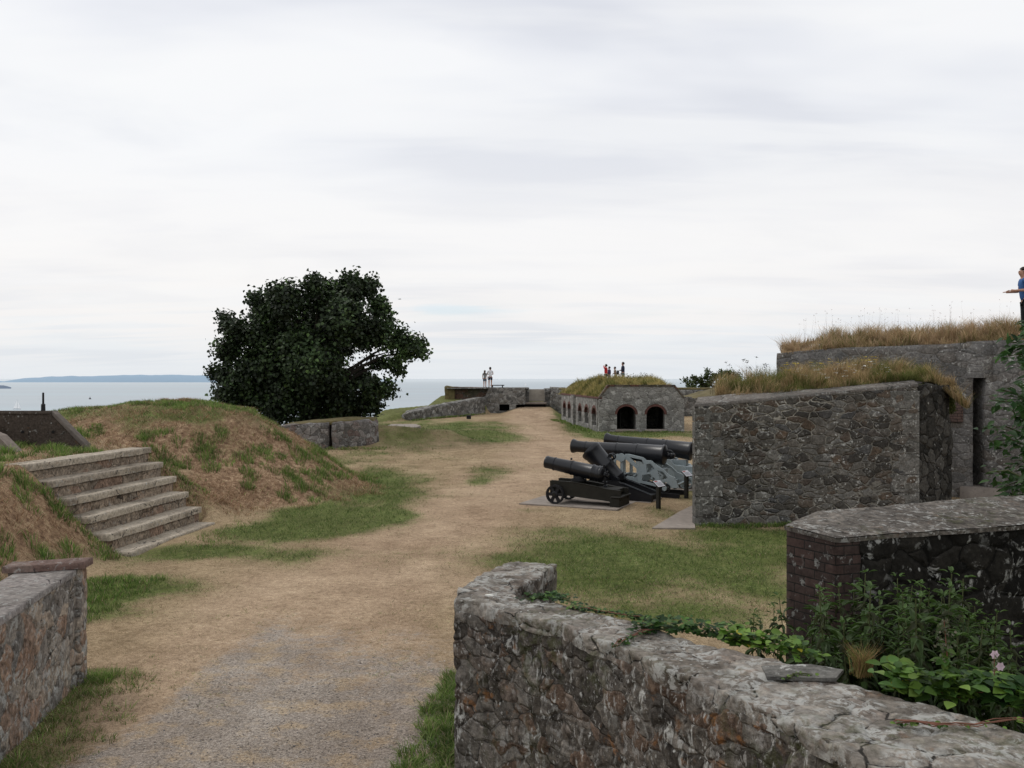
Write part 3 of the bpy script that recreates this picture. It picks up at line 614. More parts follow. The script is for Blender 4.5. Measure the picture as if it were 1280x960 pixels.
def inpoly_near_wall(x, y):
    return poly_sd(NWPOLY, x, y) > -.02
NWI = [(.06, 6.98), (.47, 6.6), (.84, 6.22), (1.32, 5.64), (1.71, 5.22), (2.03, 4.85), (2.34, 4.5), (2.55, 4.1), (2.65, 3), (2.65, 0)]
NWPOLY = np.array([(.41, 8.2), (.0, 8.3), (-.3, 7.65), (-.43, 7.2)]+NWO+NWI[::-1]+[(.2, 7.6)], float)
def ground_grass():
    # density falls with distance; sampled uniformly in the visible wedge
    n = 460000; v = RS.rand(n); y = 3.6*(62/3.6)**(v**.85); x = (RS.rand(n)*2-1)*(y*.60+.6)
    g, gr, rd, pt, s = masks(x, y)
    n2 = fbm(x*9, y*9, 0, 13, 3); keep = RS.rand(n) < np.clip(.12+g*1.1+rd*.35, 0, 1)*(1-.90*gr)*(1-.55*pt)*(.25+1.5*ss(.35, .65, n2))
    keep &= ~inpoly_near_wall(x, y)
    keep &= ~((x > 3.9) & (x < 10.6) & (y > 19.25) & (y < 25)); keep &= ~((x > 5) & (x < 10.6) & (y > 52.9) & (y < 70))
    keep &= ~((x > -9.2) & (x < -6.45) & (y > 15.95) & (y < 20.2)); keep &= ~((x < -4.2-(9.4-y)*-.0) & (x > -5.6) & (y < 9.35) & (x < -4.55+(9.4-y)*.155))
    keep &= ~pad_mask(x, y)
    x, y, g, rd, gr, s = x[keep], y[keep], g[keep], rd[keep], gr[keep], s[keep]; n = len(x)
    z = Hf(x, y)-.004
    isg = RS.rand(n) < np.clip(g*1.25-.12, .03, .95)
    c = np.where(isg[:, None], pick(GREEN, n), np.where((RS.rand(n) < rd)[:, None], pick(REDD, n), pick(STRAW, n)))
    far = np.clip(y/9, .8, 5)
    h = (.018+.03*RS.rand(n))*(.7+.6*g)*far**.35*(1+.6*rd)+.02*isg; wd = (.0035+.003*RS.rand(n))*far**.9
    ln = (RS.rand(n, 2)-.5)*(h*2.6)[:, None]
    link('short_grass', blades_mesh('short_grass', np.stack([x, y, z], 1), h, wd, ln, c), M['grass'], kind='stuff', label='short trampled grass, part dried to straw, over the court', cat='grass')
PADS = []
def pad_mask(x, y):
    k = np.zeros(x.shape, bool)
    for p in PADS: k |= poly_sd(np.array(p, float), x, y) > 0
    return k
def pad(name, pts, z=.03):
    PADS.append(pts); bm = bmesh.new(); a = [bm.verts.new((x, y, z)) for x, y in pts]; b = [bm.verts.new((x, y, -.25)) for x, y in pts]
    bm.faces.new(a); n = len(pts)
    for i in range(n): bm.faces.new((a[i], b[i], b[(i+1) % n], a[(i+1) % n]))
    return bm_obj(name, bm, M['slab'], kind='structure')
def frame_pts(c, f, us, ws):
    """rectangle around c, forward unit f"""
    fx, fy = f; lx, ly = -fy, fx
    return [(c[0]+u*fx+v*lx, c[1]+u*fy+v*ly) for u, v in ((us[0], ws[0]), (us[1], ws[0]), (us[1], ws[1]), (us[0], ws[1]))]
FW = (-.905, .425)
CB = {'a': (1.90, 22.5), 'b': (2.66, 23.6), 'c': (3.55, 24.55), 'd': (4.36, 26.3)}
pad('concrete_pad', frame_pts(CB['a'], FW, (-1.05, 1.55), (-.9, .75)), .035)
pad('concrete_pad', frame_pts(CB['b'], FW, (-1.2, 1.3), (-.62, .55)), .03)
pad('concrete_pad', frame_pts(CB['d'], FW, (-1.3, 1.6), (-.8, .8)), .03)
pad('paving_slab', [G(815, 661), G(869, 661), (4.3, 21.0), G(869, 631), G(850, 640)], .02)
pad('drain_cover', [G(482, 536), G(490, 533), G(520, 533), G(526, 535.5), G(515, 538)], .16)

def tuft_grass():
    """longer clumps: foot of walls, slope, crest edge"""
    B = []; Hh = []; C = []; Ln = []; Wd = []
    def clump(x, y, r, n, h, green=1.0, w=.006, flop=.5):
        a = RS.rand(n)*2*PI; q = np.sqrt(RS.rand(n))*r; X_ = x+np.cos(a)*q; Y_ = y+np.sin(a)*q; Z_ = Hf(X_, Y_)-.01
        B.append(np.stack([X_, Y_, Z_], 1)); hh = h*(.5+.7*RS.rand(n)); Hh.append(hh); Wd.append(np.full(n, w)*(.7+.6*RS.rand(n)))
        gm = (RS.rand(n) < green)[:, None]; C.append(np.where(gm, pick(GREEN, n)*1.5*random.uniform(.75, 1.25), pick(REDD if green < .15 else STRAW, n)))
        Ln.append(np.stack([np.cos(a), np.sin(a)], 1)*(hh*flop*(.4+RS.rand(n)))[:, None]+(RS.rand(n, 2)-.5)*hh[:, None]*.4)
    # foot of the near wall
    for k in range(150):
        t = random.random(); y = 4.6+2.6*t; x = -.47-.0*t-random.random()**1.5*.34+max(0, (6.0-y))*.0
        if y > 6.9: x = -.5-random.random()*.1
        x = min(x, -.46 if y > 6.5 else -.40+ (6.5-y)*.15)
        clump(x, y, .07, 26, .07, .97, .006, .9)
    for k in range(330):
        y = 6.9+2.7*random.random()**1.1; xe = np.interp(y, [6.9, 7.3, 7.7, 8.3, 9.6], [-.47, -.48, -.42, -.38, -.55]); x = xe-random.random()**1.3*np.interp(y, [6.9, 8.6, 9.6], [.50, .42, .15])
        clump(x, y, .06, 34, random.choice([.03, .06, .10]), .9, .007, 1.0)
    for k in range(170):
        y = 6.0+3.6*random.random(); lx = -4.5+(9.4-y)*.155; clump(lx+random.random()**2*.75, y, .07, 26, random.choice([.03, .05, .09]), .7, .006, 1.0)
    for k in range(260):   # stray weeds at the edges of the path
        px, py = random.choice([(180, 830), (230, 780), (330, 770), (470, 790), (520, 760), (540, 700), (560, 690), (250, 850), (130, 850), (500, 830)]); X_, Y_ = G(px+random.gauss(0, 40), py+random.gauss(0, 16))
        if X_ > -4.2 and X_ < -.5: clump(X_, Y_, .05, 12, .028, .6, .005, 1.4)
    for k in range(120):
        y = 6.4+3.3*random.random(); lx = -4.5+(9.4-y)*.155; clump(lx+random.random()**1.6*.55, y, .06, 20, .06, .6, .005, .8)
    for k in range(14): clump(-4.5+random.random()*.25, 9.3+random.random()*.3, .07, 30, .10, .95, .006, .8)
    # green beyond the left wall and by the steps
    for k in range(110): clump(-6.9+random.random()*1.4, 11.6+random.random()*2.6, .12, 26, .09, .9, .010)
    for k in range(38): q_ = random.random(); clump(-7.0-q_*1.5, 15.55+random.random()*.4, .12, 24, .11, .8, .011)
    for k in range(50): clump(-6.3+random.random()*.7, 16.6+random.random()*3.2, .10, 16, .06, .7, .010)
    for k in range(40): clump(-7.0-random.random()*1.6, 20.1+random.random()*.4, .12, 20, .11, .5, .012)
    # slope
    xs = -3.4-RS.rand(2600)*9.2; ys = 9+RS.rand(2600)*23; s = poly_sd(FOOT, xs, ys); nn = fbm(xs*.9, ys*.7, 0, 71, 3)
    hh = Hf(xs, ys, False)
    for x, y, q, v, h_ in zip(xs, ys, s, nn, hh):
        if q < .15 or (15.9 < y < 20.3 and x > -9.2): continue
        if q > 3 and y < 20 and x > -12 and v < .62: continue
        if v > .49 and random.random() < .85: clump(x, y, .16, 60, (.15 if h_ < 2.0 else .11)*random.uniform(.6, 1.3), .92, .012, .55)
        else: clump(x, y, .26, 30, .10, .06, .011, 1.6)
    # skyline fringe of the bank
    for k in range(420):
        x = -17+10.2*random.random(); y = 25.2+2.2*random.random(); clump(x, y, .2, 14, .09, .75, .012, .5)
    # foot of the big wall and casemate
    for k in range(150): clump(4.0+random.random()*5.6, 19.1+random.random()*.35-.1, .12, 22, .10, .95, .012)
    for k in range(80): t = random.random(); clump(5.1-1.5*t-random.random()*.6, 53+14*t, .2, 14, .12, .95, .03)
    for k in range(50): clump(5.2+random.random()*5.4, 52.7, .2, 12, .10, .9, .03)
    # ruin and far retaining wall feet
    for k in range(60): clump(-10.2+4.6*random.random(), 39.6+random.random()*.8, .2, 14, .12, .7, .024)
    for k in range(70): t = random.random(); clump(-7.3+5.2*t, 65.3+9*t, .3, 14, .16, .85, .035)
    # lawn: subtle longer patches
    for k in range(260):
        px = 640+random.random()*330; py = 668+random.random()*110; X_, Y_ = G(px, py)
        if not inpoly_near_wall(np.array([X_]), np.array([Y_]))[0]: clump(X_, Y_, .16, 22, .05, .8, .008, .9)
    link('tufted_grass', blades_mesh('tufted_grass', np.concatenate(B), np.concatenate(Hh), np.concatenate(Wd), np.concatenate(Ln), np.concatenate(C), 2), M['grass'], kind='stuff', label='longer green and straw tufts on the banks and along the walls', cat='grass')
tuft_grass()
def pebbles():
    n = 5200; y = 5.6+RS.rand(n)*4.6; x = -4.2+RS.rand(n)*3.8; g, gr, rd, pt, s = masks(x, y); k = (RS.rand(n) < gr*.9+.03) & (x > -4.3+(9.4-y)*.155) & (x < -.5); x = x[k]; y = y[k]; n = len(x)
    z = Hf(x, y); r = .004+.009*RS.rand(n)**3; t = np.array([(1, 0, 0), (0, 1, 0), (-1, 0, 0), (0, -1, 0), (0, 0, .6), (0, 0, -.5)]); f = np.array([(0, 1, 4), (1, 2, 4), (2, 3, 4), (3, 0, 4)])
    ang = RS.rand(n)*6.28; tt = t[None]*(.6+.8*RS.rand(n, 6, 1)); rot = np.stack([tt[..., 0]*np.cos(ang)[:, None]-tt[..., 1]*np.sin(ang)[:, None], tt[..., 0]*np.sin(ang)[:, None]+tt[..., 1]*np.cos(ang)[:, None], tt[..., 2]], -1)
    V = np.stack([x, y, z], 1)[:, None]+rot*r[:, None, None]
    c = np.array([(.1, .1, .11), (.25, .22, .19), (.4, .37, .33), (.16, .13, .11)])[RS.randint(4, size=n)]
    link('loose_gravel', np_mesh('loose_gravel', V.reshape(-1, 3), 3, (np.arange(n)[:, None, None]*6+f[None]).reshape(-1), np.repeat(c[:, None], 6, 1).reshape(-1, 3)), M['grass'], kind='stuff', label='loose grey stones scattered over the path', cat='gravel')
pebbles()

# ------------------------------------------------------------------ near curved wall
wr = empty('curved_stone_wall', (1.0, 5.6, 0), label='low curved rubble wall with broad pale coping in the foreground', cat='stone wall')
def at_origin(o, p):   # keep world geometry while parented to an offset empty
    o.matrix_parent_inverse = Matrix.Translation(p.location).inverted() if not p.rotation_euler.z else (Matrix.Translation(p.location) @ p.rotation_euler.to_matrix().to_4x4()).inverted()
    return o
def loft_child(nm, st, mat, par, **kw): return at_origin(loft_wall(nm, st, mat, parent=par, **kw), par)
def nw_stations(ex, zt, zb, zin=0.0):
    O = [(.0, 8.3), (-.3, 7.65), (-.43, 7.2)]+NWO[:-2]+[(1.9, 2.2)]; I = [(.41, 8.16), (.2, 7.6), (.0, 7.15)]+NWI[:-2]+[(2.65, 2.2)]
    out = []
    for o, i in zip(O, I):
        dx, dy = o[0]-i[0], o[1]-i[1]; L = math.hypot(dx, dy); dx, dy = dx/L*ex, dy/L*ex
        out.append(((o[0]+dx, o[1]+dy), (i[0]-dx, i[1]-dy), zt, zt+zin, zb))
    return out
ZT = 3.2-1.72
loft_child('wall_body', nw_stations(0, ZT-.085, -.15), M['wall_near'], wr, res=.022, jit=.02, jf=2.5)
loft_child('coping', nw_stations(.004, ZT, ZT-.105), M['coping_near'], wr, res=.022, jit=.034, jf=3.4, seed=5)
bm = bmesh.new(); bmesh.ops.create_icosphere(bm, subdivisions=2, radius=.028)
for v in bm.verts: v.co = Vector((v.co.x*1.4, v.co.y*.8, v.co.z*.3))+Vector((-.18, 6.98, ZT+.012))
bm_obj('white_shell', bm, M['whitefl'], label='small white shell lying on the coping at the wall bend', cat='shell', smooth=True)

# ------------------------------------------------------------------ left wall
wl = empty('low_stone_wall', (-4.6, 8.4, 0), label='low mottled stone wall with flat coping at the left edge', cat='stone wall')
def lw(ex, zt, zb, y0=9.28, y1=3.5):
    f = lambda y: (-4.57+(9.4-y)*.155)
    return [((f(y)+ex, y), (f(y)-.52-ex, y-.18), zt, zt+.0, zb) for y in (y0, 8, 7, 6, 5, y1)]
loft_child('wall_body', lw(0, 1.16, -.15), M['wall_left'], wl, res=.03, jit=.02, jf=2.5, seed=9)
loft_child('coping', lw(.012, 1.21, 1.155, 9.22), M['coping_left'], wl, res=.04, jit=.006, seed=3)
loft_child('end_pier', [((-4.53, 9.44), (-5.17, 9.24), 1.22, 1.22, -.15), ((-4.50, 9.24), (-5.14, 9.04), 1.22, 1.22, -.15)], M['wall_left'], wl, res=.035, jit=.02, seed=2)
loft_child('pier_cap', [((-4.48, 9.47), (-5.22, 9.27), 1.285, 1.285, 1.222), ((-4.45, 9.20), (-5.18, 9.0), 1.285, 1.285, 1.222)], M['pier_cap'], wl, res=.03, jit=.012, seed=6)

# ------------------------------------------------------------------ brick-ended wall on the right
bw = empty('brick_ended_wall', (2.9, 7.2, 0), label='shade-darkened rubble wall with brick end and sloping cement cap behind the nettles', cat='wall')
Fp = Vector((P(1045, 672, 7.0).x, 7.0, 0)); zc = E-(672-473)*7.0/F
L0 = P(983, 657, 7.45); far = P(1290, 657, 7.65)
def seg(a, b, t): return (a[0]*(1-t)+b[0]*t, a[1]*(1-t)+b[1]*t)
fx0 = (Fp.x, Fp.y); bx0 = (L0.x, L0.y)
dirw = Vector((4.2, .42)).normalized(); bk = Vector((bx0[0]-fx0[0], bx0[1]-fx0[1]))
def st_bw(s, zt, zb, ex=0):
    f_ = (fx0[0]+dirw.x*s+dirw.y*ex, fx0[1]+dirw.y*s-dirw.x*ex); off = Vector((bk.x, bk.y)) if s < .3 else Vector((.1, .85))
    return (f_, (f_[0]+off.x+(0 if s < .3 else 0), f_[1]+off.y+2*ex), zt, zt, zb)
endL = [((fx0), (bx0), zc-.01, zc-.01, -.2), ((fx0[0]+.22, fx0[1]+.062), (bx0[0]+.3, bx0[1]+.34), zc-.01, zc-.01, -.2)]
loft_child('brick_end', endL, M['brick'], bw, res=.06, jit=.006)
body = [((fx0[0]+.222, fx0[1]+.068), (bx0[0]+.302, bx0[1]+.35), zc-.035, zc-.07, -.2), ((fx0[0]+.9, fx0[1]+.29), (fx0[0]+.72, fx0[1]+.90), zc-.03, zc-.07, -.2), ((fx0[0]+5, fx0[1]+1.57), (fx0[0]+4.9, fx0[1]+2.2), zc-.01, zc-.06, -.2)]
loft_child('wall_face', body, M['shaded_wall'], bw, res=.05, jit=.028, seed=4)
# cap: sloping up to a back ridge
def build_cap():
    fr = [Vector((fx0[0]-.012, fx0[1]-.015, zc)), Vector((fx0[0]+.9, fx0[1]+.265, zc+.005)), Vector((fx0[0]+5, fx0[1]+1.53, zc+.03))]
    lf = Vector((bx0[0]-.015, bx0[1]+.0, zc+.02)); rd = [P(1022, 639, 7.75), P(1115, 631, 8.05), P(1300, 615, 8.5)]
    rd[2] = Vector((fx0[0]+5, 9.5, rd[0].z+.05))
    bm = bmesh.new(); top = []
    n = 90
    rows = []
    for j in range(15):
        t = j/14; row = []
        for i in range(n+1):
            u = i/n
            def along(Ls, u):
                u = u*(len(Ls)-1); k = min(int(u), len(Ls)-2); return Ls[k].lerp(Ls[k+1], u-k)
            a = along([fr[0], fr[1], fr[2]], u**1.3); b = along([rd[0], rd[1], rd[2]], u**1.3)
            if u == 0: pass
            row.append(a.lerp(b, t))
        # hip: left end pulled towards lf
        rows.append(row)
    G_ = np.array([[tuple(v) for v in r] for r in rows]); G_[..., 2] += (fbm(G_[..., 0]*3, G_[..., 1]*3, 0, 8, 5)-.5)*.03
    vs = [[bm.verts.new(tuple(G_[j, i])) for i in range(n+1)] for j in range(15)]
    for j in range(14):
        for i in range(n): bm.faces.new((vs[j][i], vs[j][i+1], vs[j+1][i+1], vs[j+1][i]))
    # hip triangle grid
    A = vs[0][0].co; B = vs[14][0].co; k = 10; hip = []
    edge = [vs[j][0] for j in range(15)]
    prev = edge
    for q in range(1, k+1):
        t = q/k
        cur = [bm.verts.new(v.co.lerp(lf, t)) for v in edge]
        for i in range(14): bm.faces.new((prev[i], prev[i+1], cur[i+1], cur[i]))
        prev = cur
    # drip edges
    for line in ([v for v in vs[0]],):
        dn = [bm.verts.new(v.co+Vector((0, .002, -.035))) for v in line]
        for i in range(len(line)-1): bm.faces.new((line[i], dn[i], dn[i+1], line[i+1]))
    e0 = vs[0][0]; dn0 = bm.verts.new(e0.co+Vector((.004, .002, -.035))); l0 = bm.verts.new(lf); l1 = bm.verts.new(lf+Vector((.004, 0, -.035))); bm.faces.new((e0, l0, l1, dn0))
    bk_ = [bm.verts.new((v.co.x, v.co.y+.1, .2)) for v in vs[14]]
    for i in range(n): bm.faces.new((vs[14][i], vs[14][i+1], bk_[i+1], bk_[i]))
    bmesh.ops.remove_doubles(bm, verts=bm.verts, dist=.002)
    o = bm_obj('cement_cap', bm, M['cap'], bw, smooth=True); at_origin(o, bw)
build_cap()

# ------------------------------------------------------------------ big stone block with turf roof
bb = empty('stone_battery_wall', (6.5, 20.5, 0), label='tall rubble stone battery wall with grass growing along its top', cat='stone wall')
zl, zr_ = 2.60, 3.06
stt = [((4.0, 19.3), (5.1, 23.2), zl, zl, -.15), ((8.82, 19.3), (9.0, 23.2), zr_, zr_, -.15)]
loft_child('wall_face', stt, M['wall_big'], bb, res=.05, jit=.03, seed=12)
loft_child('rough_end', [((8.83, 19.33), (8.83, 23.1), zr_-.02, zr_-.02, -.15), ((9.3, 19.55), (9.3, 23.1), zr_-.04, zr_, -.15), ((9.85, 20.0), (9.9, 23.1), zr_-.05, zr_, -.15), ((10.15, 20.55), (10.2, 23.1), zr_-.15, zr_, -.15)], M['wall_end'], bb, res=.08, jit=.10, seed=13)
loft_child('coping', [((3.97, 19.27), (4.2, 20.0), zl+.02, zl+.17, zl-.04), ((8.84, 19.27), (9.0, 20.0), zr_+.02, zr_+.14, zr_-.04)], M['coping_big'], bb, res=.12, jit=.025, seed=14)
bm = bmesh.new(); z = -.1; k = 0
while z < 2.5:
    h = random.uniform(.26, .46); w_ = (.55, .34)[k % 2]+random.uniform(-.05, .08); h2 = min(h, zl-.05-z)
    if h2 > .1:
        box(bm, 3.985, 4.0+w_, 19.272, 19.6, z+.006, z+h2-.006)
    z += h; k += 1
z = -.1; k = 0
while z < 2.95:
    h = random.uniform(.34, .52); w_ = (.62, .40)[k % 2]+random.uniform(-.05, .1); h2 = min(h, zr_-.06-z)
    if h2 > .1: box(bm, 8.86-w_, 8.86, 19.27, 19.6, z+.006, z+h2-.006)
    z += h; k += 1
bevel(bm, .012, 2); at_origin(bm_obj('quoins', bm, M['quoin'], bb), bb)

def turf_mound(name, xr, yr, zf, mat, parent, nx=60, ny=24, skirt=.3):
    xs = np.linspace(*xr, nx); ys = np.linspace(*yr, ny); X, Y = np.meshgrid(xs, ys); Z = zf(X, Y)+(fbm(X*2, Y*2, 0, 4)-.5)*.12
    V = np.stack([X.ravel(), Y.ravel(), Z.ravel()], 1); i = np.arange(nx*ny).reshape(ny, nx); q = np.stack([i[:-1, :-1], i[:-1, 1:], i[1:, 1:], i[1:, :-1]], -1).reshape(-1)
    o = link(name, np_mesh(name, V, 4, q, None, True), mat, parent)
    if parent: at_origin(o, parent)
    return o
def zbig(X, Y):
    e = zl+(zr_-zl)*np.clip((X-4)/4.8, 0, 1)+.05; u = ss(19.75, 20.9, Y)*(1-ss(22.3, 23.2, Y)*.8); lx = ss(3.9, 5.6, X)
    return e+.02+.20*u*lx*(1-.25*ss(7.5, 10, X))-ss(9.2, 10.3, X)*.15-.5*ss(9.3, 10.2, X)*(1-ss(19.6, 20.4, Y))
turf_mound('turf', (4.35, 10.15), (19.72, 23.1), zbig, M['turf'], bb)

def long_grass(name, X, Y, Z, hmin, hmax, label, green=.3, w=.006, tan=None, stalk=.06, lean=.35, par=None):
    n = len(X); hv = fbm(X*2.6/max(1, w*80), Y*2.6/max(1, w*80), 0, 19, 4); h = (hmin+(hmax-hmin)*RS.rand(n)**1.5)*(.35+1.45*ss(.3, .72, hv)); isg = RS.rand(n) < np.clip(green*2.0*ss(.35, .65, fbm(X*1.3, Y*1.3, 0, 29, 3)), 0, 1)
    T = np.array([(.42, .30, .16), (.50, .38, .21), (.33, .22, .11), (.24, .18, .08)]) if tan is None else tan
    c = np.where(isg[:, None], pick(np.array([(.10, .125, .03), (.14, .155, .04), (.18, .18, .055)]), n), pick(T, n)); tip = np.where(isg[:, None], c, pick(T, n)*1.1)
    a_ = fbm(X*3, Y*3, 0, 23, 2)*14; ln = (RS.rand(n, 2)-.5)*(h*lean*3.2)[:, None]+np.stack([np.cos(a_), np.sin(a_)], 1)*h[:, None]*lean*1.3
    ww = w*(.7+.6*RS.rand(n))
    me = blades_mesh(name, np.stack([X, Y, Z], 1), h, ww, ln, c, 2, tip)
    return link(name, me, M['grass'], par, kind='stuff', label=label, cat='grass') if par is None else link(name, me, M['grass'], par)
def seedheads(name, X, Y, Z, h0, h1, col, label, n_heads=5, hs=.02):
    """thin stalks with a loose umbel or panicle"""
    B = []; T = []; Cc = []; n = len(X)
    h = h0+(h1-h0)*RS.rand(n); V = []; I = []; C = []; k = 0
    for x, y, z, hh in zip(X, Y, Z, h):
        lx, ly = (RS.rand(2)-.4)*hh*.3; w_ = .0035
        for dx in ((w_, 0), (0, w_)):
            V += [(x-dx[0], y-dx[1], z), (x+dx[0], y+dx[1], z), (x+lx, y+ly, z+hh)]; I += [k, k+1, k+2]; C += [col]*3; k += 3
        for q in range(n_heads):
            a = RS.rand()*6.28; r = RS.rand()*hs*2.2; cx = x+lx+math.cos(a)*r; cy = y+ly+math.sin(a)*r; cz = z+hh-RS.rand()*hs*2.5; s_ = hs*(.4+.6*RS.rand())
            V += [(cx-s_, cy, cz), (cx+s_, cy, cz+.2*s_), (cx, cy+.3*s_, cz+s_)]; I += [k, k+1, k+2]; C += [col]*3; k += 3
    return link(name, np_mesh(name, np.array(V), 3, I, np.array(C)), M['grass'], kind='stuff', label=label, cat='wild plants')
n = 52000; X = 4.15+RS.rand(n)*6.05; Y = 19.75+RS.rand(n)**1.3*2.6; k = (fbm(X*1.6, Y*1.6, 0, 7) > .34); k &= X > 4.5+(Y-19.6)*.24; k &= (Y-19.75) > (fbm(X*1.2, X*0, 0, 9)-.4)*.5*(X < 8.6); X = X[k]; Y = Y[k]
Z = zbig(X, Y)
long_grass('dry_roof_grass', X, Y, Z, .07, .30, 'long dry tan and green grass along the top of the tall rubble wall', .5, .008)
n = 110; X = 4.6+RS.rand(n)*5.8; Y = 20+RS.rand(n)*2; seedheads('seed_stalks', X, Y, zbig(X, Y), .25, .5, (.16, .12, .07), 'thin brown seed stalks rising above the battery wall grass', 4, .014)
n = 14; X = 4.8+RS.rand(n)*1.3; Y = 20.4+RS.rand(n)*1.2; seedheads('umbel_stalks', X, Y, zbig(X, Y), .4, .75, (.05, .045, .035), 'dark umbel stalks at the left end of the battery wall top', 7, .022)
def flowers(name, pts, mat, label, r=.03):
    bm = bmesh.new()
    for (x, y, z) in pts:
        for q in range(4):
            ox, oy = random.uniform(-.05, .05), random.uniform(-.05, .05); a = [bm.verts.new((x+ox+math.cos(t*1.05)*r*.6, y+oy+math.sin(t*1.05)*r*.6, z+random.uniform(-.01, .01))) for t in range(6)]; bm.faces.new(a)
    bm_obj(name, bm, mat, kind='stuff', label=label, cat='flowers')
pts = []
for k in range(60): x = random.uniform(6.6, 8.6); y = random.uniform(19.9, 21.2); pts.append((x, y, float(zbig(np.array(x), np.array(y)))+random.uniform(.16, .34)))
flowers('white_flowers', pts, M['whitefl'], 'small white flower heads among the grass on the battery wall')
pts = []
for k in range(26): x = random.choice([random.uniform(6.3, 6.8), random.uniform(7.2, 7.8), random.uniform(8.4, 8.8)]); y = random.uniform(20.2, 21.4); pts.append((x, y, float(zbig(np.array(x), np.array(y)))+random.uniform(.34, .46)))
flowers('yellow_flowers', pts, M['yellow'], 'yellow flower heads among the grass on the battery wall')
# overhanging green at the rough end
n = 9000; X = 8.7+RS.rand(n)*1.5; Y = 19.45+(X-8.7)*.75-RS.rand(n)*.12; Z = 3.05-RS.rand(n)**1.8*.62
c = pick(np.array([(.05, .07, .015), (.07, .085, .02), (.10, .10, .03)]), n); D = RS.randn(n, 3)*.5+np.array([.2, -.6, -.5]); Nn = RS.randn(n, 3)+np.array([0, -1, .5])
link('overhanging_weeds', leaves_mesh('overhanging_weeds', np.stack([X, Y, Z], 1), D, Nn, .05+.06*RS.rand(n), .02+.02*RS.rand(n), c), M['leaf'], kind='stuff', label='green weeds hanging over the rough end of the battery wall', cat='weeds')

# ------------------------------------------------------------------ rear wall with slit
rw = empty('rear_stone_wall', (11, 25, 0), label='high pale ashlar wall with a narrow slit doorway and grassy top', cat='stone wall')
def rst(pts, zt, zb):
    out = []
    for (x, y), z in zip(pts, zt): out.append(((x, y), (x+.35, y+1.6), z, z, zb))
    return out
sa = (12.36, 23.78); sb = (12.62, 23.59)
loft_child('wall_section', [((7.6, 25.45), (9.6, 31), 3.92, 4.0, -.2), ((9.5, 24.95), (10.6, 30.5), 4.07, 4.1, -.2), ((11.5, 24.4), (11.9, 30), 4.14, 4.2, -.2), (sa, (12.8, 29.4), 4.18, 4.25, -.2)], M['wall_back'], rw, res=.15, jit=.04, seed=20)
loft_child('wall_section', [(sb, (13.1, 29.2), 4.2, 4.25, -.2), ((13.05, 23.25), (13.6, 29), 4.2, 4.25, -.2), ((13.6, 21.9), (17, 26), 4.15, 4.2, -.2), ((14.8, 20.4), (19, 24), 4.1, 4.2, -.2)], M['wall_back'], rw, res=.15, jit=.04, seed=21)
loft_child('lintel', [((sa[0]-.12, sa[1]+.05), (12.75, 29.3), 4.19, 4.24, 3.22), ((sb[0]+.12, sb[1]-.12), (13.2, 29.1), 4.205, 4.24, 3.22)], M['wall_back'], rw, res=.3, jit=.01, seed=22)
loft_child('threshold', [((12.0, 23.75), (12.55, 24.4), .30, .30, -.1), ((12.85, 23.15), (13.2, 24), .30, .30, -.1)], M['slab'], rw, res=.3, jit=.01)
bm = bmesh.new(); a = Vector((sa[0]+.02, sa[1]+.5, 0)); box(bm, 12.3, 13.0, 24.9, 25.0, 0, 3.3); at_origin(bm_obj('passage_back', bm, M['dark'], rw), rw)
# brick blocked window beside the block
bwp = P(1197, 505, 24.5); loft_child('brick_infill', [((11.86, 24.08), (11.9, 24.5), 2.72, 2.72, 2.02), ((12.15, 23.87), (12.2, 24.3), 2.72, 2.72, 2.02)], M['brick_red'], rw, res=.2, jit=.0)
def zrear(X, Y): return 3.90+.26*ss(7.3, 11.5, X)+.28*ss(0.0, 1.5, Y-yfront(X))*ss(7.6, 9.2, X)
def yfront(X): return np.interp(X, [7.3, 9.5, 11.5, 13.05, 13.6, 14.8], [25.5, 24.95, 24.4, 23.25, 21.9, 20.4])
def turf_strip():
    V = []; nx = 70; ny = 14; xs = np.linspace(7.75, 14.8, nx)
    for j in range(ny):
        t = j/(ny-1)*4.2
        for x in xs:
            y = float(yfront(x))+.08+t; V.append((x+t*.40, y, float(zrear(np.array(x), np.array(y-.08)))+(.05*random.random()-.16*(j == 0))))
    i = np.arange(nx*ny).reshape(ny, nx); q = np.stack([i[:-1, :-1], i[:-1, 1:], i[1:, 1:], i[1:, :-1]], -1).reshape(-1)
    o = link('turf', np_mesh('turf', np.array(V), 4, q, None, True), M['turf'], rw); at_origin(o, rw)
turf_strip()
n = 52000; X = 7.65+RS.rand(n)*6.8; Y = yfront(X)+.03+RS.rand(n)**1.2*2.6; Z = zrear(X, Y)-.04
hk = .35+.65*ss(.3, .7, fbm(X*1.1, Y*.6, 0, 33)); Xk = (RS.rand(n) < hk) & (X > 7.7+(Y-25.45)*.40)
long_grass('tan_roof_grass', X[Xk], Y[Xk], Z[Xk], .08, .36, 'tall reddish tan grass along the top of the high ashlar wall', .12, .010, np.array([(.42, .29, .17), (.54, .40, .26), (.33, .21, .12), (.36, .29, .15)]))
n = 80; X = 8.6+RS.rand(n)*5.4; Y = yfront(X)+.4+RS.rand(n)*1.4; seedheads('wispy_stalks', X, Y, zrear(X, Y), .5, .95, (.22, .15, .09), 'wispy seed stalks above the grass of the high ashlar wall', 4, .014)

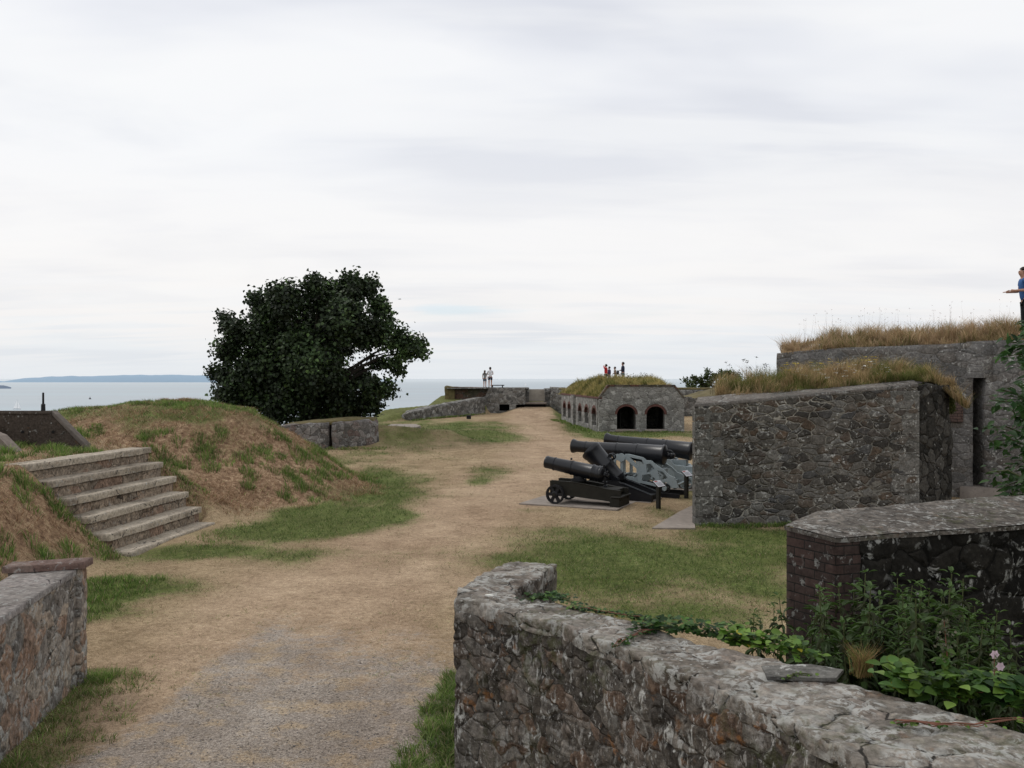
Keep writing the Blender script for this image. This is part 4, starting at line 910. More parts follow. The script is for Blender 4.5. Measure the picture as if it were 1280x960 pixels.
# ------------------------------------------------------------------ stone steps
stp = empty('stone_steps', (-7.7, 17.9, 0), label='broad flight of six worn stone steps up the left bank', cat='steps')
for i in range(6):
    nx_, ny_ = -6.92-.385*i, 16.08+.03*i; fx_, fy_ = -6.52-.345*i, 19.45+.16*i; z = .315*i+.045
    zb_ = z-(.12 if i else .4); tr = [((nx_, ny_), (nx_-.47, ny_+.02), z, z, zb_), ((fx_, fy_), (fx_-.47, fy_+.02), z, z, zb_)]
    t = loft_child('tread', tr, M['tread'], stp, res=.045, jit=.016, jf=2.0, seed=30+i)
    if i:
        rs = [((nx_-.055, ny_+.06), (nx_-.5, ny_+.07), z-.122, z-.122, z-.45), ((fx_-.055, fy_-.04), (fx_-.5, fy_-.03), z-.122, z-.122, z-.45)]
        r = loft_wall('riser', rs, M['riser'], .06, t, jit=.012, seed=40+i); r.matrix_parent_inverse = t.matrix_parent_inverse.copy() @ Matrix.Identity(4)
        r.matrix_parent_inverse = Matrix.Translation(Vector(stp.location)).inverted() @ Matrix.Identity(4); r.matrix_parent_inverse = Matrix.Identity(4)

# ------------------------------------------------------------------ concrete emplacement on the terrace
ce = empty('concrete_emplacement', (-12, 20.6, 1.6), label='dark concrete emplacement wall with a sloping right end', cat='concrete wall')
bm = bmesh.new()
def Tce(u, y, w_): return Vector((u, 20.66+y, w_-.07))
plate(bm, [(-18, 1.3), (-9.95, 1.3), (-9.97, 1.72), (-10.72, 2.47), (-18, 2.50)], [], .24, Tce); bevel(bm, .03, 2); at_origin(bm_obj('wall_face', bm, M['concrete'], ce), ce)
loft_child('sloping_edge', [((-9.88, 20.52), (-9.88, 20.80), 1.66, 1.66, 1.56), ((-10.66, 20.52), (-10.66, 20.80), 2.44, 2.44, 2.36)], M['concrete_mid'], ce, res=.08, jit=.02)
loft_child('top_edge', [((-10.67, 20.51), (-10.67, 20.81), 2.445, 2.445, 2.38), ((-18, 20.51), (-18, 20.81), 2.47, 2.47, 2.42)], M['concrete'], ce, res=.1, jit=.01)
for px in (28, 66): bm = bmesh.new(); p = P(px, 540, 20.52); cyl(bm, (p.x, 20.52, p.z), (p.x, 20.56, p.z), .035, .035, 10); at_origin(bm_obj('bolt_hole', bm, M['dark'], ce), ce)
ce2 = empty('concrete_buttress', (-11, 18.6, 1.6), label='small wedge of pale concrete at the left edge beside the terrace', cat='concrete block')
bm = bmesh.new(); plate(bm, [(-13, 1.3), (-10.42, 1.3), (-10.42, 1.66), (-10.75, 2.0), (-13, 2.9)], [], .35, lambda u, y, w_: Vector((u, 18.7+y, w_))); bevel(bm, .02, 2); at_origin(bm_obj('wedge_face', bm, M['concrete_edge'], ce2), ce2)
pp = P(54, 513, 20.66); ip = empty('iron_post', (pp.x, pp.y, 2.43), label='short black iron post standing on the concrete emplacement', cat='post')
bm = bmesh.new(); cyl(bm, (0, 0, 0), (0, 0, .44), .026, .022, 10); bm_obj('post', bm, M['black'], ip, smooth=True)
bm = bmesh.new(); cyl(bm, (0, 0, 0), (0, 0, .15), .05, .045, 12); cyl(bm, (0, 0, .15), (0, 0, .18), .055, .03, 12); bm_obj('collar', bm, M['black'], ip, smooth=True)

# ------------------------------------------------------------------ ruined low wall by the tree
ru = empty('ruined_low_wall', (-8.4, 40.5, 0), label='low broken lump of grey rubble wall beside the dark tree', cat='stone wall')
loft_child('wall_section', [((-10.7, 39.1), (-10.9, 41.2), .95, 1.0, -.2), ((-10.2, 39.3), (-10.3, 41.2), 1.08, 1.1, -.2), ((-8.3, 40.2), (-8.5, 42), 1.22, 1.2, -.2)], M['ruin'], ru, res=.18, jit=.14, seed=50)
loft_child('wall_section', [((-8.15, 40.1), (-8.3, 42), 1.20, 1.2, -.2), ((-6.6, 40.9), (-6.8, 42.8), 1.30, 1.3, -.2), ((-6.2, 41.5), (-6.5, 42.9), 1.0, 1.2, -.2)], M['ruin'], ru, res=.18, jit=.14, seed=52)
loft_child('grass_cap', [((-10.3, 39.75), (-10.3, 42), 1.06, 1.1, .95), ((-8.2, 40.5), (-8.3, 42.6), 1.24, 1.3, 1.1), ((-6.5, 41.4), (-6.6, 43.4), 1.30, 1.25, 1.1)], M['turf'], ru, res=.2, jit=.08, crown=.08, seed=53)
rb = loft_wall('fallen_rubble', [((-4.2, 43.4), (-4.2, 44.1), .38, .38, -.1), ((-3.3, 43.6), (-3.3, 44.2), .42, .4, -.1)], M['ruin'], .12, jit=.12, seed=55, label='small heap of half buried rubble in the grass past the ruin', cat='rubble')

# ------------------------------------------------------------------ far retaining wall + platform
fr = loft_wall('retaining_wall', [((-8.1, 65.6), (-8.6, 66.2), .45, .5, -.3), ((-7.4, 66), (-7.9, 66.8), .72, .8, -.3), ((-5.2, 69.6), (-5.9, 70), 1.15, 1.2, -.3), ((-2.25, 75), (-3, 75.2), 1.62, 1.6, -.3)], M['far_stone'], .25, jit=.10, seed=60, label='long low rubble retaining wall rising towards the far platform', cat='stone wall')
mk = empty('marker_block', (*G(586, 525.5), 0), label='small black block standing at the foot of the retaining wall', cat='marker')
bm = bmesh.new(); box(bm, -.17, .17, -.15, .15, 0, .34); bevel(bm, .03); bm_obj('block', bm, M['black'], mk)
bm = bmesh.new(); box(bm, -.2, .2, -.18, .18, .34, .4); bevel(bm, .02); bm_obj('lid', bm, M['black'], mk)
pf = empty('lookout_platform', (-1.5, 78, 0), label='raised rubble lookout platform where two people stand', cat='platform')
loft_child('brick_parapet', [((-5.75, 77.5), (-5.75, 81), 2.45, 2.45, .5), ((-2.0, 77.4), (-2.0, 81), 2.37, 2.4, .5)], M['far_red'], pf, res=.3, jit=.09, seed=61)
loft_child('shoulder', [((-5.9, 77.3), (-5.9, 80), 2.5, 2.5, .8), ((-5.0, 77.2), (-5.0, 80), 2.42, 2.42, .8)], M['turf'], pf, res=.2, jit=.15, seed=62)
bm = bmesh.new(); plate(bm, [(-2.35, -.1), (.25, -.1), (.35, .95), (1.15, 1.0), (1.15, 2.36), (-2.0, 2.36), (-2.3, 1.6)], [[(-1.08, .42), (-1.08, .98), (-.22, .98), (-.22, .42)]], 1.2, lambda u, y, w_: Vector((u, 76.2+y, w_))); at_origin(bm_obj('stone_front', bm, M['far_stone'], pf), pf)
bm = bmesh.new(); box(bm, -1.3, 0, 77.0, 77.1, .2, 1.2); at_origin(bm_obj('recess_back', bm, M['dark'], pf), pf)
loft_child('walkway', [((-5.7, 76.9), (-5.7, 82), 2.385, 2.385, 2.30), ((1.5, 76.9), (1.5, 82), 2.385, 2.385, 2.30)], M['far_stone'], pf, res=.5, jit=.02)
loft_child('return_wall', [((1.0, 77.6), (1.0, 81), 2.38, 2.38, .2), ((1.5, 77.6), (1.5, 81), 2.38, 2.38, .2)], M['far_stone'], pf, res=.3, jit=.04)
loft_child('return_wall', [((2.9, 77.6), (2.9, 81), 2.3, 2.3, .2), ((3.5, 77.6), (3.5, 81), 2.3, 2.3, .2)], M['far_stone'], pf, res=.3, jit=.04)
fs_ = empty('platform_steps', (2.2, 78, 1.2), label='short flight of pale steps up to the lookout platform', cat='steps')
for i in range(7):
    bm = bmesh.new(); box(bm, 1.5, 2.95, 77.7+.28*i, 78.3+.28*i, 1.2 if i == 0 else 1.25+.14*(i-1), 1.33+.15*i); at_origin(bm_obj('step', bm, M['step_far'], fs_), fs_)
ld = loft_wall('stone_ledge', [((.35, 76.6), (.35, 77.5), 1.14, 1.14, .98), ((3.0, 76.6), (3.0, 77.5), 1.14, 1.14, .98)], M['concrete_edge'], .3, jit=.02, label='pale stone ledge projecting below the platform steps', cat='ledge')
bm = bmesh.new(); box(bm, .4, 2.9, 76.9, 77.4, .1, .98); at_origin(bm_obj('ledge_base', bm, M['dark'], ld), ld)
bn = empty('low_bench', (P(622, 484, 80).x, 79.5, 2.385), label='long low black bench on the platform behind the standing couple', cat='bench')
bm = bmesh.new(); box(bm, -.62, .62, -.2, .2, .16, .24); bevel(bm, .02); bm_obj('seat', bm, M['black'], bn)
for s in (-1, 1): bm = bmesh.new(); box(bm, s*.45-.05, s*.45+.05, -.15, .15, 0, .16); bm_obj('leg', bm, M['black'], bn)

sw = loft_wall('boundary_wall', [((3.9, 74), (4.0, 75.2), 2.25, 2.25, -.2), ((12.6, 71.5), (12.9, 73), 2.30, 2.3, -.2), ((24, 68), (24.5, 69.5), 2.25, 2.3, -.2)], M['far_stone'], .35, jit=.07, seed=63, label='long grey boundary wall running behind the casemate', cat='stone wall')
o = loft_wall('grass_cap', [((3.9, 74.05), (4.0, 75.1), 2.34, 2.34, 2.26), ((12.6, 71.6), (12.9, 72.9), 2.42, 2.42, 2.31), ((24, 68.1), (24.5, 69.4), 2.40, 2.4, 2.3)], M['ground_cap'] if 'ground_cap' in M else M['turf'], .4, sw, jit=.05, crown=.05, seed=64)
sw2 = loft_wall('broken_wall', [((3.35, 77), (3.4, 79), 2.42, 2.42, .2), ((4.6, 76), (4.6, 78), 2.45, 2.4, .2)], M['far_stone'], .3, jit=.12, seed=66, label='short dark broken wall between the platform and the casemate', cat='stone wall')

# ------------------------------------------------------------------ casemate
cs = empty('casemate', (6.5, 60, 0), label='turf roofed stone casemate with brick arched openings', cat='casemate')
bm = bmesh.new(); x0, x1 = 5.2, 10.3
ar = [(6.27, 7.41), (8.04, 9.14)]
plate(bm, [(x0, -.1), (x1, -.1), (x1, 2.02), (9.72, 2.72), (5.78, 2.72), (x0+.02, 2.02)], [arch_loop(a, b, .14, 1.05, 1.55) for a, b in ar], .6, lambda u, y, w_: Vector((u, 53.3+y, w_)))
at_origin(bm_obj('front_wall', bm, M['case_stone'], cs), cs)
def ring(bm, a, b, zs, zt, w_, T, y0, y1, n=11, r0=None):
    c = (a+b)/2; hw = (b-a)/2; prev = None
    for i in range(n+1):
        t = PI-PI*i/n; ci = (c+hw*math.cos(t), zs+(zt-zs)*math.sin(t)); cO = (c+(hw+w_)*math.cos(t), zs+(zt-zs+w_)*math.sin(t))
        cur = [bm.verts.new(T(ci[0], y0, ci[1])), bm.verts.new(T(cO[0], y0, cO[1])), bm.verts.new(T(cO[0], y1, cO[1])), bm.verts.new(T(ci[0], y1, ci[1]))]
        if prev:
            for q in range(4): bm.faces.new((prev[q], prev[(q+1) % 4], cur[(q+1) % 4], cur[q]))
        else: bm.faces.new(cur)
        prev = cur
    bm.faces.new(prev)
Tf = lambda u, y, w_: Vector((u, 53.0+y, w_))
for a, b in ar:
    bm = bmesh.new(); ring(bm, a+.01, b-.01, 1.05, 1.53, .13, Tf, -.015, .35); at_origin(bm_obj('brick_arch', bm, M['brick_far'], cs), cs)
    bm = bmesh.new(); ring(bm, a-.13, b+.13, 1.05, 1.68, .16, Tf, -.035, .2); at_origin(bm_obj('stone_hood', bm, M['case_stone'], cs), cs)
    bm = bmesh.new(); box(bm, a-.1, b+.1, 52.9, 53.5, .02, .15); bevel(bm, .02); at_origin(bm_obj('sill', bm, M['slab'], cs), cs)
# dark vault interiors with a back wall
bm = bmesh.new()
box(bm, 5.9, 9.6, 57.2, 57.3, 0, 1.8); box(bm, 7.45, 8.0, 53.62, 57.2, 0, 1.8); box(bm, 5.9, 6.0, 53.62, 57.2, 0, 1.8); box(bm, 9.45, 9.6, 53.62, 57.2, 0, 1.8); box(bm, 5.9, 9.6, 53.62, 57.2, 1.8, 1.9); box(bm, 5.9, 9.6, 53.62, 57.2, 0, .05)
at_origin(bm_obj('vault_lining', bm, M['far_stone'], cs), cs)
# side wall
sdir = Vector((-1.45, 14.0)).normalized(); sn = Vector((sdir.y, -sdir.x))
Tsd = lambda u, y, w_: Vector((5.2+sdir.x*u+sn.x*(y+.3), 53.0+sdir.y*u+sn.y*(y+.3), w_))
sar = [(1.0, 2.3), (3.5, 4.8), (5.9, 7.1), (10.2, 11.4), (12.3, 13.5)]
bm = bmesh.new(); plate(bm, [(.62, -.1), (8.2, -.1), (8.2, 1.98), (.62, 1.98)], [arch_loop(a, b, .30, 1.0, 1.40) for a, b in sar[:3]], .55, Tsd); at_origin(bm_obj('side_wall', bm, M['case_stone'], cs), cs)
bm = bmesh.new(); plate(bm, [(9.05, -.1), (14.3, -.1), (14.3, 1.98), (9.05, 1.98)], [arch_loop(a, b, .35, 1.05, 1.45) for a, b in sar[3:]], .55, Tsd); at_origin(bm_obj('side_wall', bm, M['case_stone'], cs), cs)
bm = bmesh.new(); plate(bm, [(8.2, -.1), (9.05, -.1), (9.05, 2.05), (8.2, 2.05)], [], .9, Tsd); at_origin(bm_obj('pier', bm, M['case_stone'], cs), cs)
for a, b in sar:
    bm = bmesh.new(); ring(bm, a+.01, b-.01, 1.0, 1.40, .16, Tsd, -.29, -.1); at_origin(bm_obj('brick_arch', bm, M['brick_far'], cs), cs)
bm = bmesh.new(); plate(bm, [(.62, 0), (14.3, 0), (14.3, 1.95), (.62, 1.95)], [], .05, lambda u, y, w_: Tsd(u, y+1.15, w_)); at_origin(bm_obj('side_vault_back', bm, M['dark'], cs), cs)
bm = bmesh.new(); plate(bm, [(-.02, 1.98), (14.4, 1.98), (14.4, 2.08), (-.02, 2.08)], [], .62, Tsd); at_origin(bm_obj('eaves_course', bm, M['brick_far'], cs), cs)
bm = bmesh.new(); plate(bm, [(5.72, 2.72), (9.78, 2.72), (9.74, 2.82), (5.76, 2.82)], [], .7, lambda u, y, w_: Vector((u, 53.3+y, w_)))
plate(bm, [(x0-.04, 2.02), (x0+.06, 2.0), (5.80, 2.70), (5.72, 2.80)], [], .7, lambda u, y, w_: Vector((u, 53.3+y, w_))); plate(bm, [(x1+.04, 2.02), (9.76, 2.80), (9.70, 2.70), (x1-.06, 2.0)], [], .7, lambda u, y, w_: Vector((u, 53.3+y, w_)))
at_origin(bm_obj('parapet_coping', bm, M['far_red'], cs), cs)
bm = bmesh.new(); box(bm, 10.0, 10.3, 53.61, 68, -.1, 1.98); at_origin(bm_obj('side_wall', bm, M['case_stone'], cs), cs)
def zcase(X, Y):
    le = 5.2+(53-Y)*(1.45/14); u = X-le; v = 10.35-X; e = ss(0, 1.7, u)*ss(0, .9, v)
    return 2.02+e*(.70+.33*ss(54, 60, Y)*(1-ss(62, 65, Y)*.9)+.25*np.exp(-((X-4.6)/1.2)**2)*ss(58, 61, Y))-.06
def case_roof():
    nx, ny = 40, 60; V = []
    for Yv in np.linspace(53.62, 70, ny):
        le = 5.2+(53-Yv)*(1.45/14)
        for t in np.linspace(0, 1, nx): Xv = le+(10.33-le)*t; V.append((Xv, Yv, float(zcase(np.array(Xv), np.array(Yv)))+random.uniform(-.02, .03)))
    i = np.arange(nx*ny).reshape(ny, nx); q = np.stack([i[:-1, :-1], i[:-1, 1:], i[1:, 1:], i[1:, :-1]], -1).reshape(-1)
    at_origin(link('turf_roof', np_mesh('turf_roof', np.array(V), 4, q, None, True), M['turf'], cs), cs)
case_roof()
n = 44000; Y = 53.65+RS.rand(n)**1.2*15; le = 5.2+(53-Y)*(1.45/14); X = le+.05+RS.rand(n)*(10.25-le)
k = fbm(X*.8, Y*.5, 0, 17) > .30; X, Y = X[k], Y[k]
long_grass('casemate_grass', X, Y, zcase(X, Y), .10, .34, 'yellow green rough grass covering the casemate roof', .40, .022, np.array([(.38, .30, .12), (.46, .37, .16), (.28, .24, .08)]))
n = 90; X = 5.5+RS.rand(n)*4; Y = 56+RS.rand(n)*6; seedheads('roof_stalks', X, Y, zcase(X, Y), .3, .65, (.09, .08, .05), 'dark seed stalks poking above the casemate roof grass', 4, .04)

# ------------------------------------------------------------------ trees
def limb(bm, pts, r0, r1, n=8):
    m_ = len(pts)
    for i in range(m_-1):
        a = r0+(r1-r0)*i/(m_-1); b = r0+(r1-r0)*(i+1)/(m_-1); cyl(bm, pts[i], pts[i+1], a, b, n, False)
def big_tree():
    D0 = 46.0; base = P(388, 473, D0); bz = Hs(base.x, D0)
    tr = empty('sycamore_tree', (base.x, D0, bz), label='big dark dense tree leaning right against the sea', cat='tree')
    blobs = [(303, 410, 15), (330, 388, 20), (365, 374, 24), (405, 370, 24), (445, 362, 20), (462, 352, 11), (344, 362, 9), (318, 372, 10), (441, 346, 8), (398, 354, 11), (285, 398, 8),
             (288, 435, 16), (283, 470, 14), (266, 466, 6), (300, 490, 24), (340, 420, 36), (390, 410, 38), (375, 440, 34), (405, 425, 30), (385, 480, 30), (355, 480, 26), (410, 460, 24), (440, 398, 28), (474, 380, 11), (482, 383, 6), (476, 406, 15), (500, 420, 13), (517, 426, 11), (528, 440, 6), (508, 442, 8), (495, 458, 7), (498, 464, 5), (470, 418, 14), (460, 432, 8),
             (444, 474, 12), (468, 484, 13), (483, 486, 8), (458, 503, 16), (420, 495, 30), (370, 500, 30), (330, 500, 25), (395, 450, 38), (340, 460, 38), (420, 472, 18), (285, 500, 12), (430, 520, 16), (390, 525, 22), (468, 452, 5), (480, 455, 6), (310, 365, 5), (486, 400, 6), (488, 432, 6), (276, 392, 5), (420, 352, 6)]
    Pl = []; Nl = []; Bl = []
    for (px, py, r) in blobs:
        py = py+4*(py < 430); sc_ = D0/F; c = np.array(P(px, py, D0)); rr = r*sc_; dep = (random.random()-.5)*1.6*max(0, 1-abs(px-390)/140)*3
        n = int(26+r*r*4.6)
        q = RS.randn(n, 3); q /= np.linalg.norm(q, axis=1, keepdims=True)
        ncl = max(5, int(r*1.5)); cl = RS.randn(ncl, 3); cl /= np.linalg.norm(cl, axis=1, keepdims=True); cl *= rr*(.22+.74*RS.rand(ncl, 1)**.7)*np.array([1, 1.3, 1])
        which = RS.randint(ncl, size=n); off = RS.randn(n, 3)*(.16+rr*.08)
        p = c+np.array([0, dep, 0])+cl[which]+off; Bl.append((.7+2.0*RS.rand(ncl)**2)[which]); Pl.append(p); Nl.append(cl[which]/rr*.8+RS.randn(n, 3)*.5+np.array([0, 0, .5]))
    Pp = np.concatenate(Pl); Nn = np.concatenate(Nl); n = len(Pp)
    hi = ss(0, 1.0, (Nn[:, 2]-.4)); c = pick(np.array([(.012, .021, .007), (.017, .028, .009), (.009, .016, .006)]), n)*(1+hi[:, None]*1.3)*np.concatenate(Bl)[:, None]  # backlit dark tone and highlights painted in, leaves facing up lighter
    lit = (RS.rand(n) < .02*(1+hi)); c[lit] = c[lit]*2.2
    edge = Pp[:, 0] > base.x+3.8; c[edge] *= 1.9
    D = RS.randn(n, 3)+np.array([0, 0, -.3])
    tpl = ([(0, 0, 0), (.3, -.48, .04), (.62, -.32, .02), (1, 0, -.12), (.62, .32, .02), (.3, .48, .04)], [(0, 1, 2, 3), (0, 3, 4, 5)])
    L = .12+.11*RS.rand(n)
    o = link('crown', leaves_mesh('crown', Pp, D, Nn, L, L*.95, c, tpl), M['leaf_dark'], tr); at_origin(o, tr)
    bm = bmesh.new(); f0 = Vector((base.x, D0, bz-.3)); fork = Vector((base.x+.1, D0, bz+1.6)); limb(bm, [f0, f0+Vector((.05, 0, 1)), fork], .42, .3, 12); at_origin(bm_obj('trunk', bm, M['bark'], tr, smooth=True), tr)
    for tgt, mid in (((495, 430), (440, 460)), ((485, 440), (436, 462)), ((505, 440), (452, 458)), ((450, 370), (415, 430)), ((400, 365), (392, 430)), ((340, 380), (365, 440)), ((295, 410), (340, 460)), ((285, 465), (340, 490)), ((470, 485), (430, 500)), ((300, 490), (350, 505)), ((495, 458), (458, 462)), ((470, 400), (425, 440)), ((360, 372), (380, 430))):
        bm = bmesh.new(); a = fork.copy(); m1 = P(*mid, D0+random.uniform(-.5, .5)); t_ = P(*tgt, D0+random.uniform(-1, 1)); m2 = m1.lerp(t_, .5)+Vector((0, 0, .15)); limb(bm, [a, a.lerp(m1, .5)+Vector((0, 0, .1)), m1, m2, t_], .16, .02, 7)
        for q in range(5):
            s_ = m1.lerp(t_, .3+.6*random.random()); limb(bm, [s_, s_+Vector((random.uniform(-.3, .7), random.uniform(-.4, .4), random.uniform(-.1, .5)))], .03, .008, 5)
        at_origin(bm_obj('limb', bm, M['bark'], tr, smooth=True), tr)
big_tree()
def bush(name, blobs, d, leaf, cols, label, cat, dens=2.5, spread=(1, 1.4, 1), trunk=None, mat='leaf_dark', jitter=.12):
    c0 = P(blobs[0][0], blobs[0][1], d); tr = empty(name, (c0.x, d, c0.z-.8), label=label, cat=cat); Pl = []; Nl = []
    for (px, py, r) in blobs:
        rr = r*d/F; n = int(20+r*r*dens); ncl = max(3, int(r)); cl = RS.randn(ncl, 3); cl /= np.linalg.norm(cl, axis=1, keepdims=True); cl *= rr*(.4+.6*RS.rand(ncl, 1))*np.array(spread); w_ = RS.randint(ncl, size=n)
        Pl.append(np.array(P(px, py, d))+cl[w_]+RS.randn(n, 3)*(jitter)); Nl.append(cl[w_]/rr+RS.randn(n, 3)*.5+np.array([0, 0, .6]))
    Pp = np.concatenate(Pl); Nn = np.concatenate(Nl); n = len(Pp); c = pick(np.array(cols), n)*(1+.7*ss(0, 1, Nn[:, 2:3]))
    L = leaf*(.7+.6*RS.rand(n)); o = link('crown', leaves_mesh('crown', Pp, RS.randn(n, 3)+np.array([0, 0, .1]), Nn, L, L*.6, c), M[mat], tr); at_origin(o, tr)
    bm = bmesh.new()
    for k in range(9):
        b_ = random.choice(blobs); t_ = P(b_[0], b_[1], d); limb(bm, [Vector((c0.x+random.uniform(-.5, .5), d, c0.z-1.4)), c0.lerp(t_, .5)-Vector((0, 0, .4)), t_], .05, .01, 6)
    at_origin(bm_obj('stems', bm, M['bark'], tr), tr); return tr
bush('leafy_bush', [(888, 472, 10), (868, 477, 7), (905, 473, 11), (920, 475, 9), (858, 476, 3), (880, 481, 10), (900, 483, 10), (925, 483, 9), (862, 483, 5), (915, 468, 5)], 76, .22, [(.03, .045, .012), (.045, .06, .015)], 'rounded green bush growing behind the boundary wall', 'bush', 5)

# sapling at the right edge
def sapling():
    d = 9.6; b = P(1300, 640, d); tr = empty('ash_sapling', (b.x, d, 0), label='young leafy tree reaching in from the right edge', cat='tree')
    bm = bmesh.new(); limb(bm, [Vector((b.x, d, 0)), Vector((b.x+.05, d, 1.6)), Vector((b.x, d, 3.2)), Vector((b.x+.1, d, 4.4))], .06, .02, 10); at_origin(bm_obj('trunk', bm, M['bark'], tr, smooth=True), tr)
    tips = [((1262, 428), (1300, 440)), ((1258, 445), (1295, 455)), ((1275, 412), (1300, 425)), ((1240, 500), (1290, 520)), ((1250, 487), (1290, 510)), ((1228, 535), (1285, 545)), ((1235, 552), (1290, 560)), ((1262, 520), (1300, 530)), ((1236, 590), (1285, 600)), ((1255, 608), (1290, 610)), ((1268, 575), (1300, 590)), ((1248, 628), (1285, 625)), ((1278, 475), (1305, 480)), ((1275, 640), (1300, 630)), ((1262, 635), (1295, 620))]
    Pl, Dl, Nl = [], [], []; bm = bmesh.new()
    for (tx, ty), (sx, sy) in tips:
        s_ = P(sx, sy, d+random.uniform(-.3, .3)); t_ = P(tx, ty, d+random.uniform(-.4, .4)); mid = s_.lerp(t_, .5)+Vector((0, 0, .06)); root = Vector((b.x, d, s_.z-.25)); limb(bm, [root, s_, mid, t_], .014, .004, 5)
        ax = (t_-s_).normalized()
        for k in range(46):
            u = random.random()**.8; p = s_.lerp(t_, u)+Vector((random.gauss(0, .05), random.gauss(0, .09), random.gauss(0, .04)))+Vector((.25*random.random()**2, 0, 0))
            dd = ax*random.uniform(.2, 1)+Vector((random.gauss(0, .5), random.gauss(0, .6), random.gauss(-.25, .25))); Pl.append(p); Dl.append(dd); Nl.append((random.gauss(0, .35), random.gauss(-.2, .35), 1))
    # the body of the crown, to the right
    for k in range(2600):
        px = 1282+random.random()*110; py = random.choice([random.uniform(400, 460), random.uniform(475, 560), random.uniform(565, 650)])
        p = P(px, py, d+random.uniform(-.8, .8)); Pl.append(p); Dl.append(Vector((random.gauss(-.3, .6), random.gauss(0, .6), random.gauss(-.2, .3)))); Nl.append((random.gauss(0, .4), random.gauss(-.2, .4), 1))
    at_origin(bm_obj('twigs', bm, M['stem'], tr), tr)
    Pp = np.array([tuple(v) for v in Pl]); D = np.array([tuple(v) for v in Dl]); N_ = np.array(Nl, float); n = len(Pp); L = .075+.06*RS.rand(n)
    tpl = ([(0, 0, 0), (.3, -.30, .05), (.62, -.28, .03), (1, 0, -.15), (.62, .28, .03), (.3, .30, .05), (.5, 0, -.03)], [(0, 1, 6), (1, 2, 6), (2, 3, 6), (3, 4, 6), (4, 5, 6), (5, 0, 6)])
    c = pick(np.array([(.035, .085, .02), (.05, .11, .028), (.02, .055, .014), (.03, .07, .016)]), n)
    at_origin(link('crown', leaves_mesh('crown', Pp, D, N_, L, L*.8, c, tpl), M['leaf'], tr), tr)
sapling()

# ------------------------------------------------------------------ nettles
NTPL = ([(0, 0, 0), (.18, -.34, .05), (.38, -.30, .07), (.62, -.20, .03), (1, 0, -.28), (.62, .20, .03), (.38, .30, .07), (.18, .34, .05), (.35, 0, -.02)], [(0, 1, 8), (1, 2, 8), (2, 3, 8), (3, 4, 8), (4, 5, 8), (5, 6, 8), (6, 7, 8), (7, 0, 8)])
def nettle_proto():
    r = empty('nettle_plant', (0, 0, 0)); bm = bmesh.new(); Pl, Dl, Nl, Ll, Cl = [], [], [], [], []
    for st in range(1):
        h = 1.0; pts = [Vector((0.03*math.sin(t*2)*t, .02*t, t*h)) for t in np.linspace(0, 1, 9)]; limb(bm, pts, .006, .002, 5)
        nd = 19
        for k in range(nd):
            t = .18+.82*(k/(nd-1))**.9; p = Vector((0.03*math.sin(t*2)*t, .02*t, t*h)); L = (.115*(1-.70*t)+.022)*(1 if t < .95 else .6); a0 = k*1.57+random.uniform(-.3, .3)
            for q in range(4 if t > .75 else 3):
                a = a0+q*PI*(1 if q < 2 else .5)+random.uniform(-.35, .35); d_ = Vector((math.cos(a), math.sin(a), -.35-.45*(1-t)+random.uniform(-.25, .2)+(.9 if t > .90 else 0)))
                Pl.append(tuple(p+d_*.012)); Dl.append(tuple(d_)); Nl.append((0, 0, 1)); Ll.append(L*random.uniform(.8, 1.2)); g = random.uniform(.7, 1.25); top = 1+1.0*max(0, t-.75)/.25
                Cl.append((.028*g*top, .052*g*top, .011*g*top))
            # hanging flower strings
            if t > .4 and t < .95:
                for q in range(4):
                    a = random.random()*6.28; e = p+Vector((math.cos(a)*.035, math.sin(a)*.035, -.03)); Pl.append(tuple(p)); Dl.append(tuple(e-p)); Nl.append((math.sin(a), math.cos(a), .2)); Ll.append(.05); Cl.append((.05, .06, .025))
    bm_obj('stem', bm, M['stem'], r)
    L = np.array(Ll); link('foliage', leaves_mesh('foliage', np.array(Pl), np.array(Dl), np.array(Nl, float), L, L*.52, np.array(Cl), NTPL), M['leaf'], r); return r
def clone(root, loc, rz, s, **kw):
    r = root.copy(); COL.objects.link(r); r.location = loc; r.rotation_euler = (random.uniform(-.09, .09), random.uniform(-.09, .09), rz); r.scale = (s*random.uniform(.85, 1.15),)*2+(s,)
    for ch in root.children: c = ch.copy(); COL.objects.link(c); c.parent = r
    return tag(r, **kw)
protos = [nettle_proto() for _ in range(3)]
spots = [(935, 762, 7.0), (957, 768, 6.8), (973, 758, 6.9), (990, 770, 6.7), (1008, 745, 6.4), (1030, 738, 6.5), (1050, 735, 6.3), (1072, 713, 6.5), (1085, 740, 6.1), (1100, 720, 6.4), (1118, 725, 6.3), (1130, 745, 6.0), (1143, 732, 6.2), (1160, 740, 6.0), (1176, 709, 6.3), (1190, 720, 6.1), (1168, 765, 5.7), (1204, 745, 5.9), (1225, 790, 5.7), (1250, 770, 5.9), (1270, 780, 5.6),
         (1020, 770, 6.1), (1042, 762, 6.0), (1062, 765, 5.9), (1090, 770, 5.8), (1110, 765, 5.9), (1140, 775, 5.7), (1195, 775, 5.6), (1000, 790, 6.2), (1150, 790, 5.5), (1060, 790, 5.8), (1100, 795, 5.6), (1030, 800, 5.9), (1245, 810, 5.3), (1275, 820, 5.2), (1215, 815, 5.35), (1180, 800, 5.4), (1125, 805, 5.5), (1080, 808, 5.6),
         (1015, 785, 6.3), (1048, 780, 6.2), (1075, 785, 6.0), (1120, 782, 5.9), (1138, 760, 6.1), (1163, 778, 5.8), (1185, 760, 5.9), (1210, 765, 5.8), (1232, 762, 6.0), (1262, 800, 5.4), (1200, 795, 5.5)]
